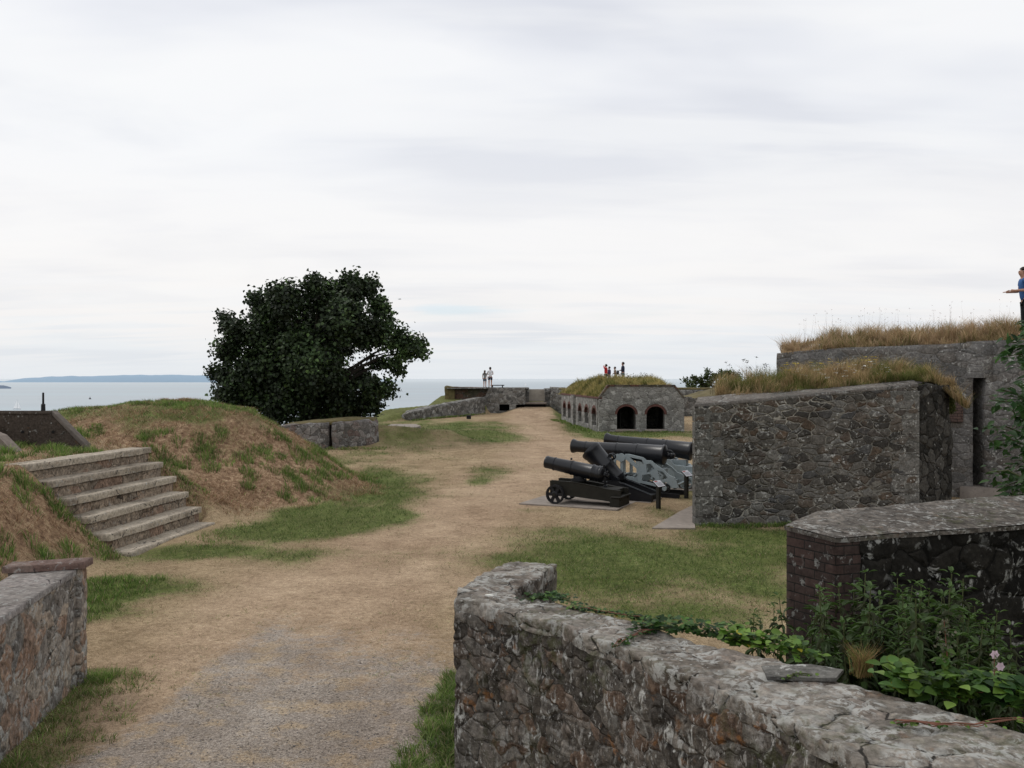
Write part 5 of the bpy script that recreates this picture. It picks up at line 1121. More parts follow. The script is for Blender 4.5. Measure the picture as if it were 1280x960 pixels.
for k in range(24):
    px = random.uniform(1000, 1278); d_ = random.uniform(5.55, 6.75); top = 742+random.uniform(-14, 40)+(0 if px < 1220 else 25)+(15 if px < 1040 else 0)
    spots.append((px, top, d_))
spots = [(x, y, d) for x, y, d in spots if not inpoly_near_wall(np.array([(x-640)*d/F]), np.array([d-.05]))[0]]
for i, (px, py, d) in enumerate(spots):
    t = P(px, py, d); s = max(.4, t.z-.02)
    if t.x > 3.5: pass
    kw = dict(label='tall dark green nettle crowded behind the curved foreground wall', cat='nettle', group='nettles behind the foreground wall')
    if i < 3:
        o = protos[i]; o.location = (t.x, t.y, 0); o.scale = (s, s, s); o.rotation_euler = (0, 0, random.random()*6); tag(o, **kw)
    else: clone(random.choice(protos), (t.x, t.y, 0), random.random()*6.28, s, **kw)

# ------------------------------------------------------------------ ivy and bramble on the near wall
IVY = ([(0, 0, 0), (-.12, -.30, .0), (.22, -.52, .03), (.34, -.26, .05), (.68, -.34, .0), (1, 0, -.08), (.68, .34, .0), (.34, .26, .05), (.22, .52, .03), (-.12, .30, 0), (.35, 0, -.03)], [(0, 1, 10), (1, 2, 10), (2, 3, 10), (3, 4, 10), (4, 5, 10), (5, 6, 10), (6, 7, 10), (7, 8, 10), (8, 9, 10), (9, 0, 10)])
BRM = ([(0, 0, 0), (.12, -.30, .03), (.38, -.42, .06), (.7, -.30, .03), (1, 0, -.12), (.7, .30, .03), (.38, .42, .06), (.12, .30, .03), (.45, 0, -.04)], [(0, 1, 8), (1, 2, 8), (2, 3, 8), (3, 4, 8), (4, 5, 8), (5, 6, 8), (6, 7, 8), (7, 0, 8)])
def W(px, py, dz=0.0): X_, Y_ = G(px, py, ZT+dz); return Vector((X_, Y_, ZT+dz))
def ivy(name, label, cat, path, n, size, spread, cols, tpl, zr, stemc='stem', lift=.6, yellow=.004):
    o0 = path[0]; r = empty(name, tuple(o0), label=label, cat=cat)
    Pl = []; Dl = []; Nl = []
    for k in range(n):
        u = random.random()*(len(path)-1); i = int(u); p = path[i].lerp(path[i+1], u-i)+Vector((random.gauss(0, spread), random.gauss(0, spread*.7), 0)); p.z += .015+random.random()**1.6*zr
        Pl.append(tuple(p)); a = random.random()*6.28; Dl.append((math.cos(a), math.sin(a)-.3, random.uniform(-.3, .35))); Nl.append((random.gauss(0, .35), random.gauss(-.25, .35), lift+.4))
    L = size*(.55+.8*RS.rand(n)); c = pick(np.array(cols), n); y_ = RS.rand(n) < yellow; c[y_] = (.42, .36, .03)
    at_origin(link('leaves', leaves_mesh(name, np.array(Pl), np.array(Dl), np.array(Nl), L, L*.95, c, tpl), M['leaf'], r), r)
    bm = bmesh.new()
    for s in range(4):
        pts = [p+Vector((random.gauss(0, spread*.5), random.gauss(0, spread*.4), .012+random.random()*.02)) for p in path]; fine = []
        for a, b in zip(pts, pts[1:]): fine += [a, a.lerp(b, .5)+Vector((random.gauss(0, .012), random.gauss(0, .012), random.random()*.02))]
        limb(bm, fine+[pts[-1]], .0035, .0018, 5)
    at_origin(bm_obj('runner', bm, M[stemc], r), r); return r
IG = [(.02, .055, .012), (.04, .095, .02), (.075, .15, .03), (.015, .04, .01)]; LG = [(.08, .16, .02), (.12, .21, .03), (.05, .11, .02), (.15, .24, .045)]
ivy('ivy_patch', 'small dark ivy patch on the wall where it bends', 'ivy', [W(655, 752), W(690, 750), W(715, 757)], 170, .035, .05, IG, IVY, .05, yellow=.0)
ivy('ivy_strand', 'thin ivy strand trailing along the back of the coping', 'ivy', [W(715, 762), W(750, 768), W(790, 774), W(812, 779)], 260, .028, .03, IG+[(.10, .15, .03)], IVY, .03, 'stem_red')
ivy('ivy_patch', 'dark glossy ivy clump in the middle of the coping', 'ivy', [W(800, 790), W(840, 790), W(880, 795), W(925, 803)], 330, .042, .045, IG+[(.05, .12, .02)], IVY, .09)
ivy('ivy_strand', 'short ivy sprig creeping down towards the front coping edge', 'ivy', [W(815, 792), W(790, 800), W(768, 812)], 60, .03, .02, IG, IVY, .03, 'stem_red')
ivy('green_creeper', 'bright yellow green creeper leaves beside the nettles', 'creeper', [W(905, 803), W(940, 808), W(975, 815), W(1015, 826)], 300, .055, .045, LG, BRM, .10, yellow=.012)
ivy('bramble_patch', 'pale green bramble leaves spilling over the coping at right', 'bramble', [W(1110, 858), W(1150, 868), W(1190, 872), W(1230, 868)], 260, .075, .06, LG+[(.07, .15, .03)], BRM, .13, 'stem_red', yellow=.006)
ivy('bramble_patch', 'bramble leaves at the far right end of the coping', 'bramble', [W(1225, 872), W(1262, 880), W(1300, 885), W(1340, 900)], 220, .075, .06, IG+LG[:2], BRM, .12, 'stem_red', yellow=.02)
ivy('bramble_runner', 'reddish bramble runner trailing across the right of the coping', 'bramble', [W(1120, 908), W(1170, 912), W(1220, 912), W(1275, 905), W(1310, 915)], 40, .03, .03, LG, BRM, .02, 'stem_red')
ivy('weed_sprig', 'tiny weed sprigs in a crack of the coping', 'weed', [W(985, 853), W(1000, 848), W(1015, 850)], 40, .02, .02, LG, BRM, .02)
def wisp():
    p = W(1078, 845); n = 420; a = RS.rand(n)*6.28; B = np.stack([p.x+RS.randn(n)*.02, p.y+RS.randn(n)*.02, np.full(n, ZT)], 1); h = .06+.14*RS.rand(n)
    link('dry_grass_tuft', blades_mesh('dry_grass_tuft', B, h, np.full(n, .0028), np.stack([np.cos(a), np.sin(a)], 1)*(h*.6)[:, None], pick(np.array([(.30, .22, .09), (.25, .14, .07), (.14, .16, .04)]), n), 2), M['grass'], label='small dry straw grass tuft growing from the coping', cat='grass tuft')
wisp()
def slate(): 
    bm = bmesh.new(); p = W(1000, 843); plate(bm, [(-.22, -.10), (.16, -.13), (.26, .02), (.1, .12), (-.2, .09)], [], .02, lambda u, y, w_: Vector((p.x+u, p.y+w_, ZT+.012+y))); bevel(bm, .004); bm_obj('slate_slab', bm, M['quoin'], label='flat dark slate slab lying on the coping by the nettles', cat='slate')
slate()
def bramble_flower():
    base = P(1245, 875, 4.75); r = empty('bramble_flower', tuple(base), label='upright bramble stem with two pale pink flowers', cat='flower'); bm = bmesh.new(); a = base.copy(); t1 = P(1243, 818, 4.75); t2 = P(1250, 833, 4.72)
    limb(bm, [a, P(1243, 850, 4.75), t1], .004, .002, 6); limb(bm, [P(1243, 840, 4.75), t2], .002, .0015, 6); at_origin(bm_obj('stem', bm, M['stem_red'], r), r)
    for c in (t1, t2, ):
        Pp = []; D = []
        for k in range(6): q = k*1.047; Pp.append(tuple(c)); D.append((math.cos(q), -.25, math.sin(q)))
        at_origin(link('flower', leaves_mesh('flower', np.array(Pp), np.array(D), np.array([(0, -1, .2)]*6, float), np.full(6, .026), np.full(6, .028), np.array([(.7, .55, .62)]*6)), M['leaf'], r), r)
    n = 40; Pp = np.array([tuple(a.lerp(t1, random.random())+Vector((random.gauss(0, .012), random.gauss(0, .012), 0))) for _ in range(n)]); at_origin(link('buds', leaves_mesh('buds', Pp, RS.randn(n, 3), RS.randn(n, 3), np.full(n, .016), np.full(n, .014), pick(np.array([(.12, .14, .08), (.18, .15, .12)]), n)), M['leaf'], r), r)
bramble_flower()
def budded_stem():
    base = P(1180, 870, 4.85); r = empty('bramble_plant', tuple(base), label='upright hairy bramble shoot topped with closed buds', cat='bramble'); bm = bmesh.new(); top = P(1180, 775, 4.85); limb(bm, [base, P(1184, 820, 4.85), top], .005, .002, 6); at_origin(bm_obj('stem', bm, M['stem_red'], r), r)
    n = 130; Pp = np.array([tuple(base.lerp(top, .45+.55*random.random())+Vector((random.gauss(0, .022), random.gauss(0, .02), random.gauss(0, .01)))) for _ in range(n)])
    at_origin(link('buds', leaves_mesh('buds', Pp, RS.randn(n, 3), RS.randn(n, 3), np.full(n, .022), np.full(n, .018), pick(np.array([(.10, .12, .06), (.14, .13, .09)]), n)), M['leaf'], r), r)
    n = 26; Pp = np.array([tuple(base.lerp(top, .1+.6*random.random())) for _ in range(n)]); L = .05+.03*RS.rand(n); at_origin(link('leaves', leaves_mesh('leaves', Pp, RS.randn(n, 3)*np.array([1, 1, .3]), np.array([(0, -.4, 1)]*n), L, L*.9, pick(np.array(LG), n), BRM), M['leaf'], r), r)
budded_stem()

# ------------------------------------------------------------------ guns
ANG = math.atan2(FW[1], FW[0])
def wheel(bm, c, axis, r, w_, spokes=6, hub=.3):
    a = Vector(axis).normalized(); c = Vector(c); torus_pts = []
    lathe(bm, [(-w_/2, r*.82), (-w_/2, r), (w_/2, r), (w_/2, r*.82), (-w_/2, r*.82)], c, a, 24)
    lathe(bm, [(-w_*.8, 0), (-w_*.8, r*hub*.7), (-w_*.5, r*hub), (w_*.5, r*hub), (w_*.8, r*hub*.7), (w_*.8, 0)], c, a, 18)
    q = a.to_track_quat('Z', 'Y').to_matrix()
    for k in range(spokes):
        t = 2*PI*k/spokes; v = q@Vector((math.cos(t), math.sin(t), 0)); s_ = v.cross(a).normalized(); w2 = r*.13
        vs = []
        for rr, ww in ((r*hub*.9, w2*1.2), (r*.86, w2*1.3)):
            for sg in (-1, 1):
                for ya in (-w_*.3, w_*.3): vs.append(bm.verts.new(c+v*rr+s_*sg*ww+a*ya))
        for f in ((0, 1, 3, 2), (4, 6, 7, 5), (0, 2, 6, 4), (1, 5, 7, 3), (0, 4, 5, 1), (2, 3, 7, 6)): bm.faces.new([vs[i] for i in f])
# 1 carronade on low wooden carriage
ca = empty('carronade', (*CB['a'], .035), ANG, label='small black carronade on a dark carriage with spoked front wheels', cat='cannon')
bm = bmesh.new(); el = R(9.5); dr = Vector((math.cos(el), 0, math.sin(el))); br = Vector((-.44, 0, .74))
lathe(bm, [(a_*.97, b_*1.16) for a_, b_ in [(-.16, 0), (-.15, .05), (-.11, .055), (-.07, .04), (-.03, .06), (0, .15), (.03, .175), (.07, .18), (.09, .17), (.13, .178), (.17, .165), (.25, .168), (.27, .178), (.30, .178), (.32, .165), (.86, .156), (.865, .164), (.89, .164), (.895, .152), (1.36, .140), (1.365, .15), (1.39, .15), (1.395, .136), (1.56, .136), (1.60, .142), (1.64, .13), (1.64, .075), (1.2, .07), (1.2, 0)]], br, dr, 32)
bm_obj('barrel', bm, M['iron'], ca, smooth=True)
bm = bmesh.new(); torus(bm, br+dr*-.12+Vector((0, 0, .05)), (1, 0, 0), .06, .018, 16, 8); cyl(bm, br+dr*-.02, br+dr*-.02+Vector((0, 0, .26)), .022, .022, 8); cyl(bm, br+dr*-.1+Vector((0, -.07, .1)), br+dr*-.1+Vector((0, .07, .1)), .015, .015, 8)
box(bm, -.52, -.46, -.03, .03, .50, .72); bm_obj('breech_ring', bm, M['black'], ca)
bm = bmesh.new(); box(bm, .40+.0, .44, -.02, .02, 1.08, 1.13); bm_obj('sight', bm, M['iron'], ca)
bm = bmesh.new(); lathe(bm, [(0, .20), (.05, .20), (.06, .14), (.12, .13), (.12, 0)], (.22, 0, .56), (0, 0, 1), 20); box(bm, .10, .34, -.07, .07, .64, .76); bm_obj('pivot_mount', bm, M['black'], ca)
bm = bmesh.new()
for sg in (-1, 1):
    plate(bm, [(.86, .26), (.86, .56), (.3, .56), (-.2, .50), (-.65, .43), (-.98, .40), (-1.0, .16), (-.9, .10), (-.55, .14), (.3, .20)], [], .11, lambda u, y, w_, sg=sg: Vector((u, sg*.29+y, w_)))
bm2 = bm; box(bm, -.9, .82, -.233, .233, .30, .42); bevel(bm, .012); bm_obj('carriage', bm, M['iron_carr'], ca)
bm = bmesh.new(); box(bm, -1.0, -.74, -.40, .40, 0, .22); box(bm, -1.03, -.78, -.44, .44, .22, .26); bevel(bm, .012); bm_obj('rear_block', bm, M['iron_carr'], ca)
bm = bmesh.new(); cyl(bm, (.68, -.55, .24), (.68, .55, .24), .035, .035, 12); box(bm, .58, .78, -.35, .35, .2, .3); bm_obj('axle', bm, M['iron_carr'], ca)
for sg in (-1, 1): bm = bmesh.new(); wheel(bm, (.68, sg*.46, .24), (0, 1, 0), .24, .09, 6, .35); bm_obj('wheel', bm, M['black'], ca)
bm = bmesh.new(); lathe(bm, [(0, .05), (.03, .05), (.05, .03), (.10, .03), (.12, .045), (.14, 0)], (-.5, 0, .44), (0, 0, 1), 12); cyl(bm, (-.5, -.1, .55), (-.5, .1, .55), .012, .012, 8); bm_obj('elevating_screw', bm, M['iron'], ca)
# 2 mortar
mo = empty('mortar', (*CB['b'], .03), ANG, label='squat black mortar tilted steeply on a black wedge bed', cat='mortar')
bm = bmesh.new(); el = R(43); dr = Vector((math.cos(el), 0, math.sin(el))); br = Vector((-.28, 0, .42))
lathe(bm, [(-.02, 0), (0, .1), (.05, .16), (.14, .20), (.16, .21), (.2, .2), (.55, .235), (.57, .25), (.60, .25), (.62, .238), (1.1, .275), (1.12, .29), (1.2, .295), (1.23, .28), (1.23, .19), (.9, .18), (.9, 0)], br, dr, 36); bm_obj('barrel', bm, M['iron'], mo, smooth=True)
bm = bmesh.new(); up = Vector((-dr.z, 0, dr.x))
for yy in (-.08, .08): torus(bm, br+dr*.66+up*.30+Vector((0, yy, 0)), (.2, 1, 0), .075, .022, 18, 8)
bm_obj('lifting_ring', bm, M['iron'], mo, smooth=True)
bm = bmesh.new(); cyl(bm, br+dr*.12+Vector((0, -.34, 0)), br+dr*.12+Vector((0, .34, 0)), .09, .09, 16); cyl(bm, br+dr*.05+up*.19, br+dr*.05+up*.25, .03, .03, 8); bm_obj('trunnions', bm, M['iron'], mo)
bm = bmesh.new()
for sg in (-1, 1): plate(bm, [(.75, .0), (.75, .32), (.45, .50), (.1, .46), (-.25, .48), (-.45, .40), (-1.2, .14), (-1.2, .0)], [], .15, lambda u, y, w_, sg=sg: Vector((u, sg*.33+y, w_)))
box(bm, -1.15, .72, -.255, .255, .02, .14); box(bm, .5, .7, -.255, .255, .141, .30); bevel(bm, .015); bm_obj('bed', bm, M['black'], mo)
bm = bmesh.new()
for sg in (-1, 1): plate(bm, [(-.40, .425), (-1.2, .150), (-1.2, .172), (-.40, .447)], [], .16, lambda u, y, w_, sg=sg: Vector((u, sg*.33+y, w_)))
bm_obj('rail_edge', bm, M['iron'], mo)
# 3 long gun on grey iron lattice carriage
g3 = empty('long_gun', (*CB['c'], .0), ANG, label='long black gun on a pale grey openwork iron carriage', cat='cannon')
GUN = [(-.26, 0), (-.25, .055), (-.20, .075), (-.15, .065), (-.11, .04), (-.07, .05), (-.03, .12), (0, .20), (.02, .235), (.08, .235), (.10, .222), (.78, .202), (.785, .209), (.81, .209), (.815, .198), (1.38, .178), (1.385, .185), (1.41, .185), (1.415, .174), (2.30, .137), (2.305, .145), (2.33, .145), (2.335, .134), (2.58, .135), (2.68, .165), (2.72, .168), (2.74, .15), (2.74, .08), (2.4, .075), (2.4, 0)]
def gun(par, br, el, k=1.0):
    dr = Vector((math.cos(el), 0, math.sin(el))); bm = bmesh.new(); lathe(bm, [(s*k, r_*k*1.2) for s, r_ in GUN], br, dr, 36); bm_obj('barrel', bm, M['iron'], par, smooth=True)
    bm = bmesh.new(); c = Vector(br)+dr*(1.12*k); cyl(bm, c+Vector((0, -.42, -.04)), c+Vector((0, .42, -.04)), .075*k, .075*k, 18); bm_obj('trunnions', bm, M['iron'], par)
    up = Vector((-dr.z, 0, dr.x)); bm = bmesh.new(); cyl(bm, Vector(br)+dr*.05+up*.22*k, Vector(br)+dr*.05+up*.27*k, .035, .03, 8); bm_obj('sight', bm, M['iron'], par); bm = bmesh.new(); cyl(bm, Vector(br)+dr*1.38*k+up*.17*k, Vector(br)+dr*1.38*k+up*.215*k, .03, .02, 8); bm_obj('sight', bm, M['iron'], par); bm = bmesh.new(); cyl(bm, Vector(br)+dr*.8*k+up*.2*k, Vector(br)+dr*.95*k+up*.225*k, .03, .03, 8); bm_obj('sight', bm, M['iron'], par)
    return dr, up
br3 = Vector((-.72, 0, 1.10)); gun(g3, br3, R(3.5))
bm = bmesh.new(); torus(bm, br3+Vector((-.1, 0, .02)), (0, 1, 0), .11, .028, 18, 8); cyl(bm, br3+Vector((-.18, -.08, .0)), br3+Vector((-.18, .08, 0)), .04, .04, 12); bm_obj('breech_loop', bm, M['iron'], g3, smooth=True)
DZ = .0
def q3(pts): return [(u+.40, w_+DZ) for u, w_ in pts]
co3 = [(.22, .46), (.22, 1.10), (.10, 1.13)]+[(.0+.095*math.cos(a), 1.13+.095*math.sin(a)) for a in np.linspace(0, -PI, 7)][0:]+[(-.10, 1.13), (-.22, 1.13), (-.62, 1.05), (-.70, .98), (-.84, .98), (-.98, .86), (-1.18, .75), (-1.34, .60), (-1.50, .55), (-1.60, .28), (-1.38, .26), (-1.25, .42), (-1.05, .40), (-.98, .28), (-.55, .36), (-.45, .30), (-.10, .46)]
co3 = [(.22, .46), (.22, 1.10), (.11, 1.13), (.08, 1.07), (.0, 1.035), (-.08, 1.07), (-.11, 1.13)]+co3[co3.index((-.22, 1.13)):]
ho3 = [[(.16, .53), (.16, .95), (.03, .95), (.03, .53)], [(-.05, .54), (-.05, .97), (-.15, .97), (-.52, .67), (-.42, .50), (-.2, .53)], [(-.24, 1.05), (-.58, .99), (-.65, .86), (-.48, .80)], [(-.71, .88), (-.82, .90), (-.95, .76), (-.72, .64)], [(-.60, .58), (-.58, .42), (-.90, .36), (-.96, .50), (-.80, .62)], [(-1.02, .72), (-1.16, .70), (-1.3, .53), (-1.1, .46)]]
for sg in (-1, 1):
    bm = bmesh.new(); plate(bm, q3(co3), [q3(h) for h in ho3], .06, lambda u, y, w_, sg=sg: Vector((u, sg*.42+y, w_))); bevel(bm, .008); bm_obj('cheek', bm, M['grey_paint'], g3)
    bm = bmesh.new(); lathe(bm, [(-.02, .115), (.02, .115), (.02, .0)], (.40, sg*.46, 1.03), (0, sg, 0), 20); bm_obj('trunnion_cap', bm, M['grey_paint'], g3)
    bm = bmesh.new(); wheel(bm, (-.85, sg*.50, .26), (0, 1, 0), .13, .08, 6, .4); bm_obj('truck_wheel', bm, M['black'], g3)
    bm = bmesh.new(); lathe(bm, [(-.05, .06), (.05, .06), (.05, 0)], (-.85, sg*.56, .26), (0, sg, 0), 16); bm_obj('hub_cap', bm, M['grey_paint'], g3)
bm = bmesh.new()
for u, w_ in ((.45, .52), (.05, .55), (-.45, .5), (-.95, .40), (-1.12, .34)): cyl(bm, (u, -.42, w_), (u, .42, w_), .028, .028, 10)
box(bm, -.75, -.35, -.16, .16, .66, .74); box(bm, -.6, -.5, -.06, .06, .74, .93); bm_obj('cross_rods', bm, M['grey_paint'], g3)
bm = bmesh.new()
for sg in (-1, 1): plate(bm, [(.72, .0), (.72, .46), (.55, .50), (-.1, .30), (-.7, .12), (-1.2, .10), (-1.2, 0)], [], .12, lambda u, y, w_, sg=sg: Vector((u, sg*.42+y, w_)))
box(bm, .3, .65, -.36, .36, .05, .38); bevel(bm, .012); bm_obj('slide', bm, M['black'], g3)
# 4 second long gun, solid grey carriage
g4 = empty('heavy_gun', (*CB['d'], .03), ANG, label='long black gun on a solid grey carriage behind the others', cat='cannon')
br4 = Vector((-1.0, 0, 1.04)); gun(g4, br4, R(6), .98)
for sg in (-1, 1):
    bm = bmesh.new(); plate(bm, [(.55, .22), (.60, .98), (.30, 1.04), (.05, .98), (-.15, .82), (-.45, .80), (-.55, .66), (-.85, .64), (-.95, .48), (-1.2, .46), (-1.25, .20)], [], .13, lambda u, y, w_, sg=sg: Vector((u, sg*.36+y, w_))); bevel(bm, .012); bm_obj('cheek', bm, M['grey_paint'], g4)
    for u in (.35, -.95): bm = bmesh.new(); wheel(bm, (u, sg*.52, .19), (0, 1, 0), .19, .11, 5, .5); bm_obj('truck_wheel', bm, M['grey_paint'] if u < 0 else M['black'], g4)
bm = bmesh.new(); box(bm, -1.15, .55, -.292, .292, .26, .40); box(bm, -1.1, -.7, -.292, .292, .40, .62); cyl(bm, (.35, -.6, .19), (.35, .6, .19), .05, .05, 12); cyl(bm, (-.95, -.6, .19), (-.95, .6, .19), .05, .05, 12); box(bm, -.85, -.35, -.14, .14, .62, .78); bevel(bm, .01); bm_obj('bed', bm, M['grey_paint'], g4)
# information signs
for i, (px, py, pt_, lab) in enumerate(((823, 636, 607, 'nearer low information panel on a dark post before the guns'), (858, 623, 594, 'farther low information panel on a dark post next to the rubble wall'))):
    X_, Y_ = G(px, py); r = empty('information_sign', (X_, Y_, 0), R(45), label=lab, cat='sign', group='information signs by the guns'); ht = E-(pt_-473)*Y_/F
    bm = bmesh.new(); box(bm, -.045, .045, -.045, .045, -.05, ht); bevel(bm, .006); bm_obj('post', bm, M['wood_post'], r)
    T = Matrix.Translation((0, -.02, ht+.05)) @ Matrix.Rotation(R(38), 4, 'X')
    bm = bmesh.new(); box(bm, -.15, .15, -.11, .11, -.022, .0, T); bevel(bm, .004); hb = bm_obj('panel', bm, M['wood_post'], r)
    bm = bmesh.new(); box(bm, -.145, .145, -.105, .105, .001, .006, T); f_ = bm_obj('face', bm, M['white'], hb)
    bm = bmesh.new(); box(bm, -.12, -.0, .062, .09, .007, .009, T); bm_obj('heading', bm, M['red_ink'], hb)
    bm = bmesh.new()
    for k in range(5): box(bm, -.12, .12-.03*(k % 2), .03-.025*k, .037-.025*k, .007, .009, T)
    bm_obj('text_lines', bm, M['grey_ink'], hb)

# ------------------------------------------------------------------ people
def skin_mesh(name, nodes, edges, mat, parent, sub=2, root=0):
    bm = bmesh.new(); lay = bm.verts.layers.skin.verify(); vs = []
    for (p, r_) in nodes:
        v = bm.verts.new(p); v[lay].radius = r_ if isinstance(r_, tuple) else (r_, r_); vs.append(v)
    vs[root][lay].use_root = True
    for a, b in edges: bm.edges.new((vs[a], vs[b]))
    me = bpy.data.meshes.new(name); bm.to_mesh(me); bm.free(); o = link(name, me, mat, parent)
    m1 = o.modifiers.new('skin', 'SKIN'); m1.use_smooth_shade = True; m2 = o.modifiers.new('sub', 'SUBSURF'); m2.levels = sub; m2.render_levels = sub
    return o
def person(loc, rz, h, label, top, bottom, hair, arms, shorts=False, sit=False, long_hair=False, cap=None, detail=False, lean=0.0, extra=None, sleeves=.55):
    r = empty('person', loc, rz, label=label, cat='person'); k = h/1.75; r.scale = (k, k, k)
    ly = lean
    pel = (0, 0, .93); N = [(pel, .12), ((0, .01+ly*.3, 1.10), .105), ((0, .01+ly*.7, 1.30), .12), ((0, ly, 1.43), .085), ((0, .01+ly, 1.50), (.055, .06)), ((0, .025+ly*1.1, 1.57), (.07, .085)), ((0, .03+ly*1.15, 1.65), (.085, .10)), ((0, .02+ly*1.15, 1.71), (.07, .085))]
    Ed = [(0, 1), (1, 2), (2, 3), (3, 4), (4, 5), (5, 6), (6, 7)]; legs = []
    for s in (-1, 1):
        hip = (s*.10, 0, .86); kn = (s*.105, .02, .48); an = (s*.105, -.01, .09); toe = (s*.125, .13, .035)
        i0 = len(N); N += [(hip, .095), (kn, .06), (an, .042), (toe, (.04, .025))]; Ed += [(0, i0), (i0, i0+1), (i0+1, i0+2), (i0+2, i0+3)]
        sh = (s*.19, ly, 1.42); el, wr_, ha = arms[0 if s < 0 else 1]; i0 = len(N); N += [(sh, .058), (el, .042), (wr_, .030), (ha, (.038, .022))]; Ed += [(3, i0), (i0, i0+1), (i0+1, i0+2), (i0+2, i0+3)]
    if detail: N.append(((0, .135+ly*1.15, 1.635), .018)); Ed.append((6, len(N)-1))
    body = skin_mesh('body', N, Ed, M['skin'], r)
    # clothes: a slightly larger shell following the same joints
    T_ = [((0, 0, .88), .158), ((0, .01+ly*.3, 1.10), .142), ((0, .01+ly*.7, 1.30), .16), ((0, ly, 1.44), .105)]; Te = [(0, 1), (1, 2), (2, 3)]
    for q, s in ((0, -1), (1, 1)):
        sh = Vector((s*.19, ly, 1.42)); el = Vector(arms[q][0]); i0 = len(T_); T_ += [(tuple(sh), .075), (tuple(sh.lerp(el, sleeves)), .064)]; Te += [(3, i0), (i0, i0+1)]
        if sleeves > .9: w2 = Vector(arms[q][1]); T_ += [(tuple(el.lerp(w2, .9)), .045)]; Te += [(i0+1, i0+2)]
    skin_mesh('shirt', T_, Te, top, r)
    B_ = [((0, 0, .98), .145)]; Be = []
    for s in (-1, 1):
        i0 = len(B_); B_ += [((s*.10, 0, .84), .112), ((s*.105, .015, .62 if shorts else .48), .092 if shorts else .078)]; Be += [(0, i0), (i0, i0+1)]
        if not shorts: B_ += [((s*.105, -.005, .10), .06)]; Be += [(i0+1, i0+2)]
    skin_mesh('shorts' if shorts else 'trousers', B_, Be, bottom, r)
    bm = bmesh.new(); bmesh.ops.create_uvsphere(bm, u_segments=20, v_segments=14, radius=1)
    kill = [f for f in bm.faces if f.calc_center_median().y > .25 and f.calc_center_median().z < .42 or f.calc_center_median().z < -.55]; bmesh.ops.delete(bm, geom=kill, context='FACES')
    for v in bm.verts: v.co = Vector((v.co.x*.102, v.co.y*.122-.004+ly*1.15, v.co.z*.125+1.665))
    bmesh.ops.solidify(bm, geom=bm.faces, thickness=.008); hr = bm_obj('hair', bm, hair, r, smooth=True)
    if long_hair: skin_mesh('long_strands', [((0, -.07+ly, 1.66), .085), ((0, -.10+ly, 1.50), .085), ((0, -.11+ly, 1.33), .06)], [(0, 1), (1, 2)], hair, hr)
    for s in (-1, 1):   # shoes
        skin_mesh('shoe', [((s*.105, -.045, .04), (.045, .04)), ((s*.12, .07, .035), (.05, .034)), ((s*.128, .15, .03), (.042, .025))], [(0, 1), (1, 2)], M['cloth_black'], r)
    if detail:
        for s in (-1, 1):
            bm = bmesh.new(); bmesh.ops.create_uvsphere(bm, u_segments=10, v_segments=8, radius=.012); [setattr(v, 'co', v.co+Vector((s*.032, .118+ly*1.15, 1.655))) for v in bm.verts]; bm_obj('eye', bm, M['dark'], r, smooth=True)
            bm = bmesh.new(); bmesh.ops.create_uvsphere(bm, u_segments=10, v_segments=8, radius=.025); [setattr(v, 'co', Vector((v.co.x*.4+s*.083, v.co.y*.8+.01+ly*1.15, v.co.z*1.3+1.63))) for v in bm.verts]; bm_obj('ear', bm, M['skin'], r, smooth=True)
            # fingers
            ha = Vector(arms[0 if s < 0 else 1][2]); wr2 = Vector(arms[0 if s < 0 else 1][1]); dd = (ha-wr2).normalized(); side = dd.cross(Vector((0, 0, 1)))
            if side.length < .2: side = Vector((0, 1, 0))
            side.normalize()
            for f in range(5):
                if f < 4: a = ha+side*(f-1.5)*.019+dd*.01; L = (.062, .075, .08, .066)[f]; b = a+dd*L*.5; c = b+dd*L*.4+Vector((0, 0, -.02 if dd.z > -.5 else 0))
                else: a = ha-dd*.03+side*.03; b = a+side*.028+dd*.02; c = b+dd*.03
                skin_mesh('finger', [(tuple(a), .009), (tuple(b), .0085), (tuple(c), .007)], [(0, 1), (1, 2)], M['skin'], r, 1)
    if extra: extra(r)
    return r
down = lambda s, f=.02: ((s*.24, -.01, 1.15), (s*.25, f+.02, .92), (s*.25, f+.05, .84))
fwd = lambda s: ((s*.24, .02, 1.16), (s*.16, .22, 1.13), (s*.10, .28, 1.14))
pz = 2.387
p1 = P(612.8, 484, 79); person((p1.x, 79, pz), 0, 1.80, 'man in white top and dark shorts on the lookout platform', M['cloth_white'], M['cloth_navy'], M['hair'], [fwd(-1), fwd(1)], shorts=True)
p2 = P(606, 484, 79); person((p2.x, 79, pz), R(-20), 1.52, 'long haired woman in grey top and shorts beside the man', M['cloth_grey'], M['cloth_denim'], M['hair_brown'], [down(-1), down(1)], shorts=True, long_hair=True)
gr_z = 2.62
def onroof(px, d): return float(zcase(np.array((px-640)*d/F), np.array(float(d))))
p = P(757.6, 470, 65); zz = onroof(757.6, 65)
person((p.x, 65, zz), R(70), 4.22-zz, 'child in red top shading eyes with one hand on the casemate roof', M['cloth_red'], M['cloth_navy'], M['hair'], [((-.33, .08, 1.45), (-.16, .16, 1.66), (-.09, .17, 1.68)), down(1)], sleeves=.95)
p = P(762.2, 470, 65); person((p.x, 65.3, zz), R(60), 4.06-zz, 'small child in purple beside the red clad child', M['cloth_purple'], M['cloth_denim'], M['hair'], [down(-1), down(1)], sleeves=.95)
def pack(r):
    bm = bmesh.new(); box(bm, -.15, .15, -.30, -.11, 1.0, 1.42); bevel(bm, .06, 3); bm_obj('rucksack', bm, M['cloth_black'], r, smooth=True)
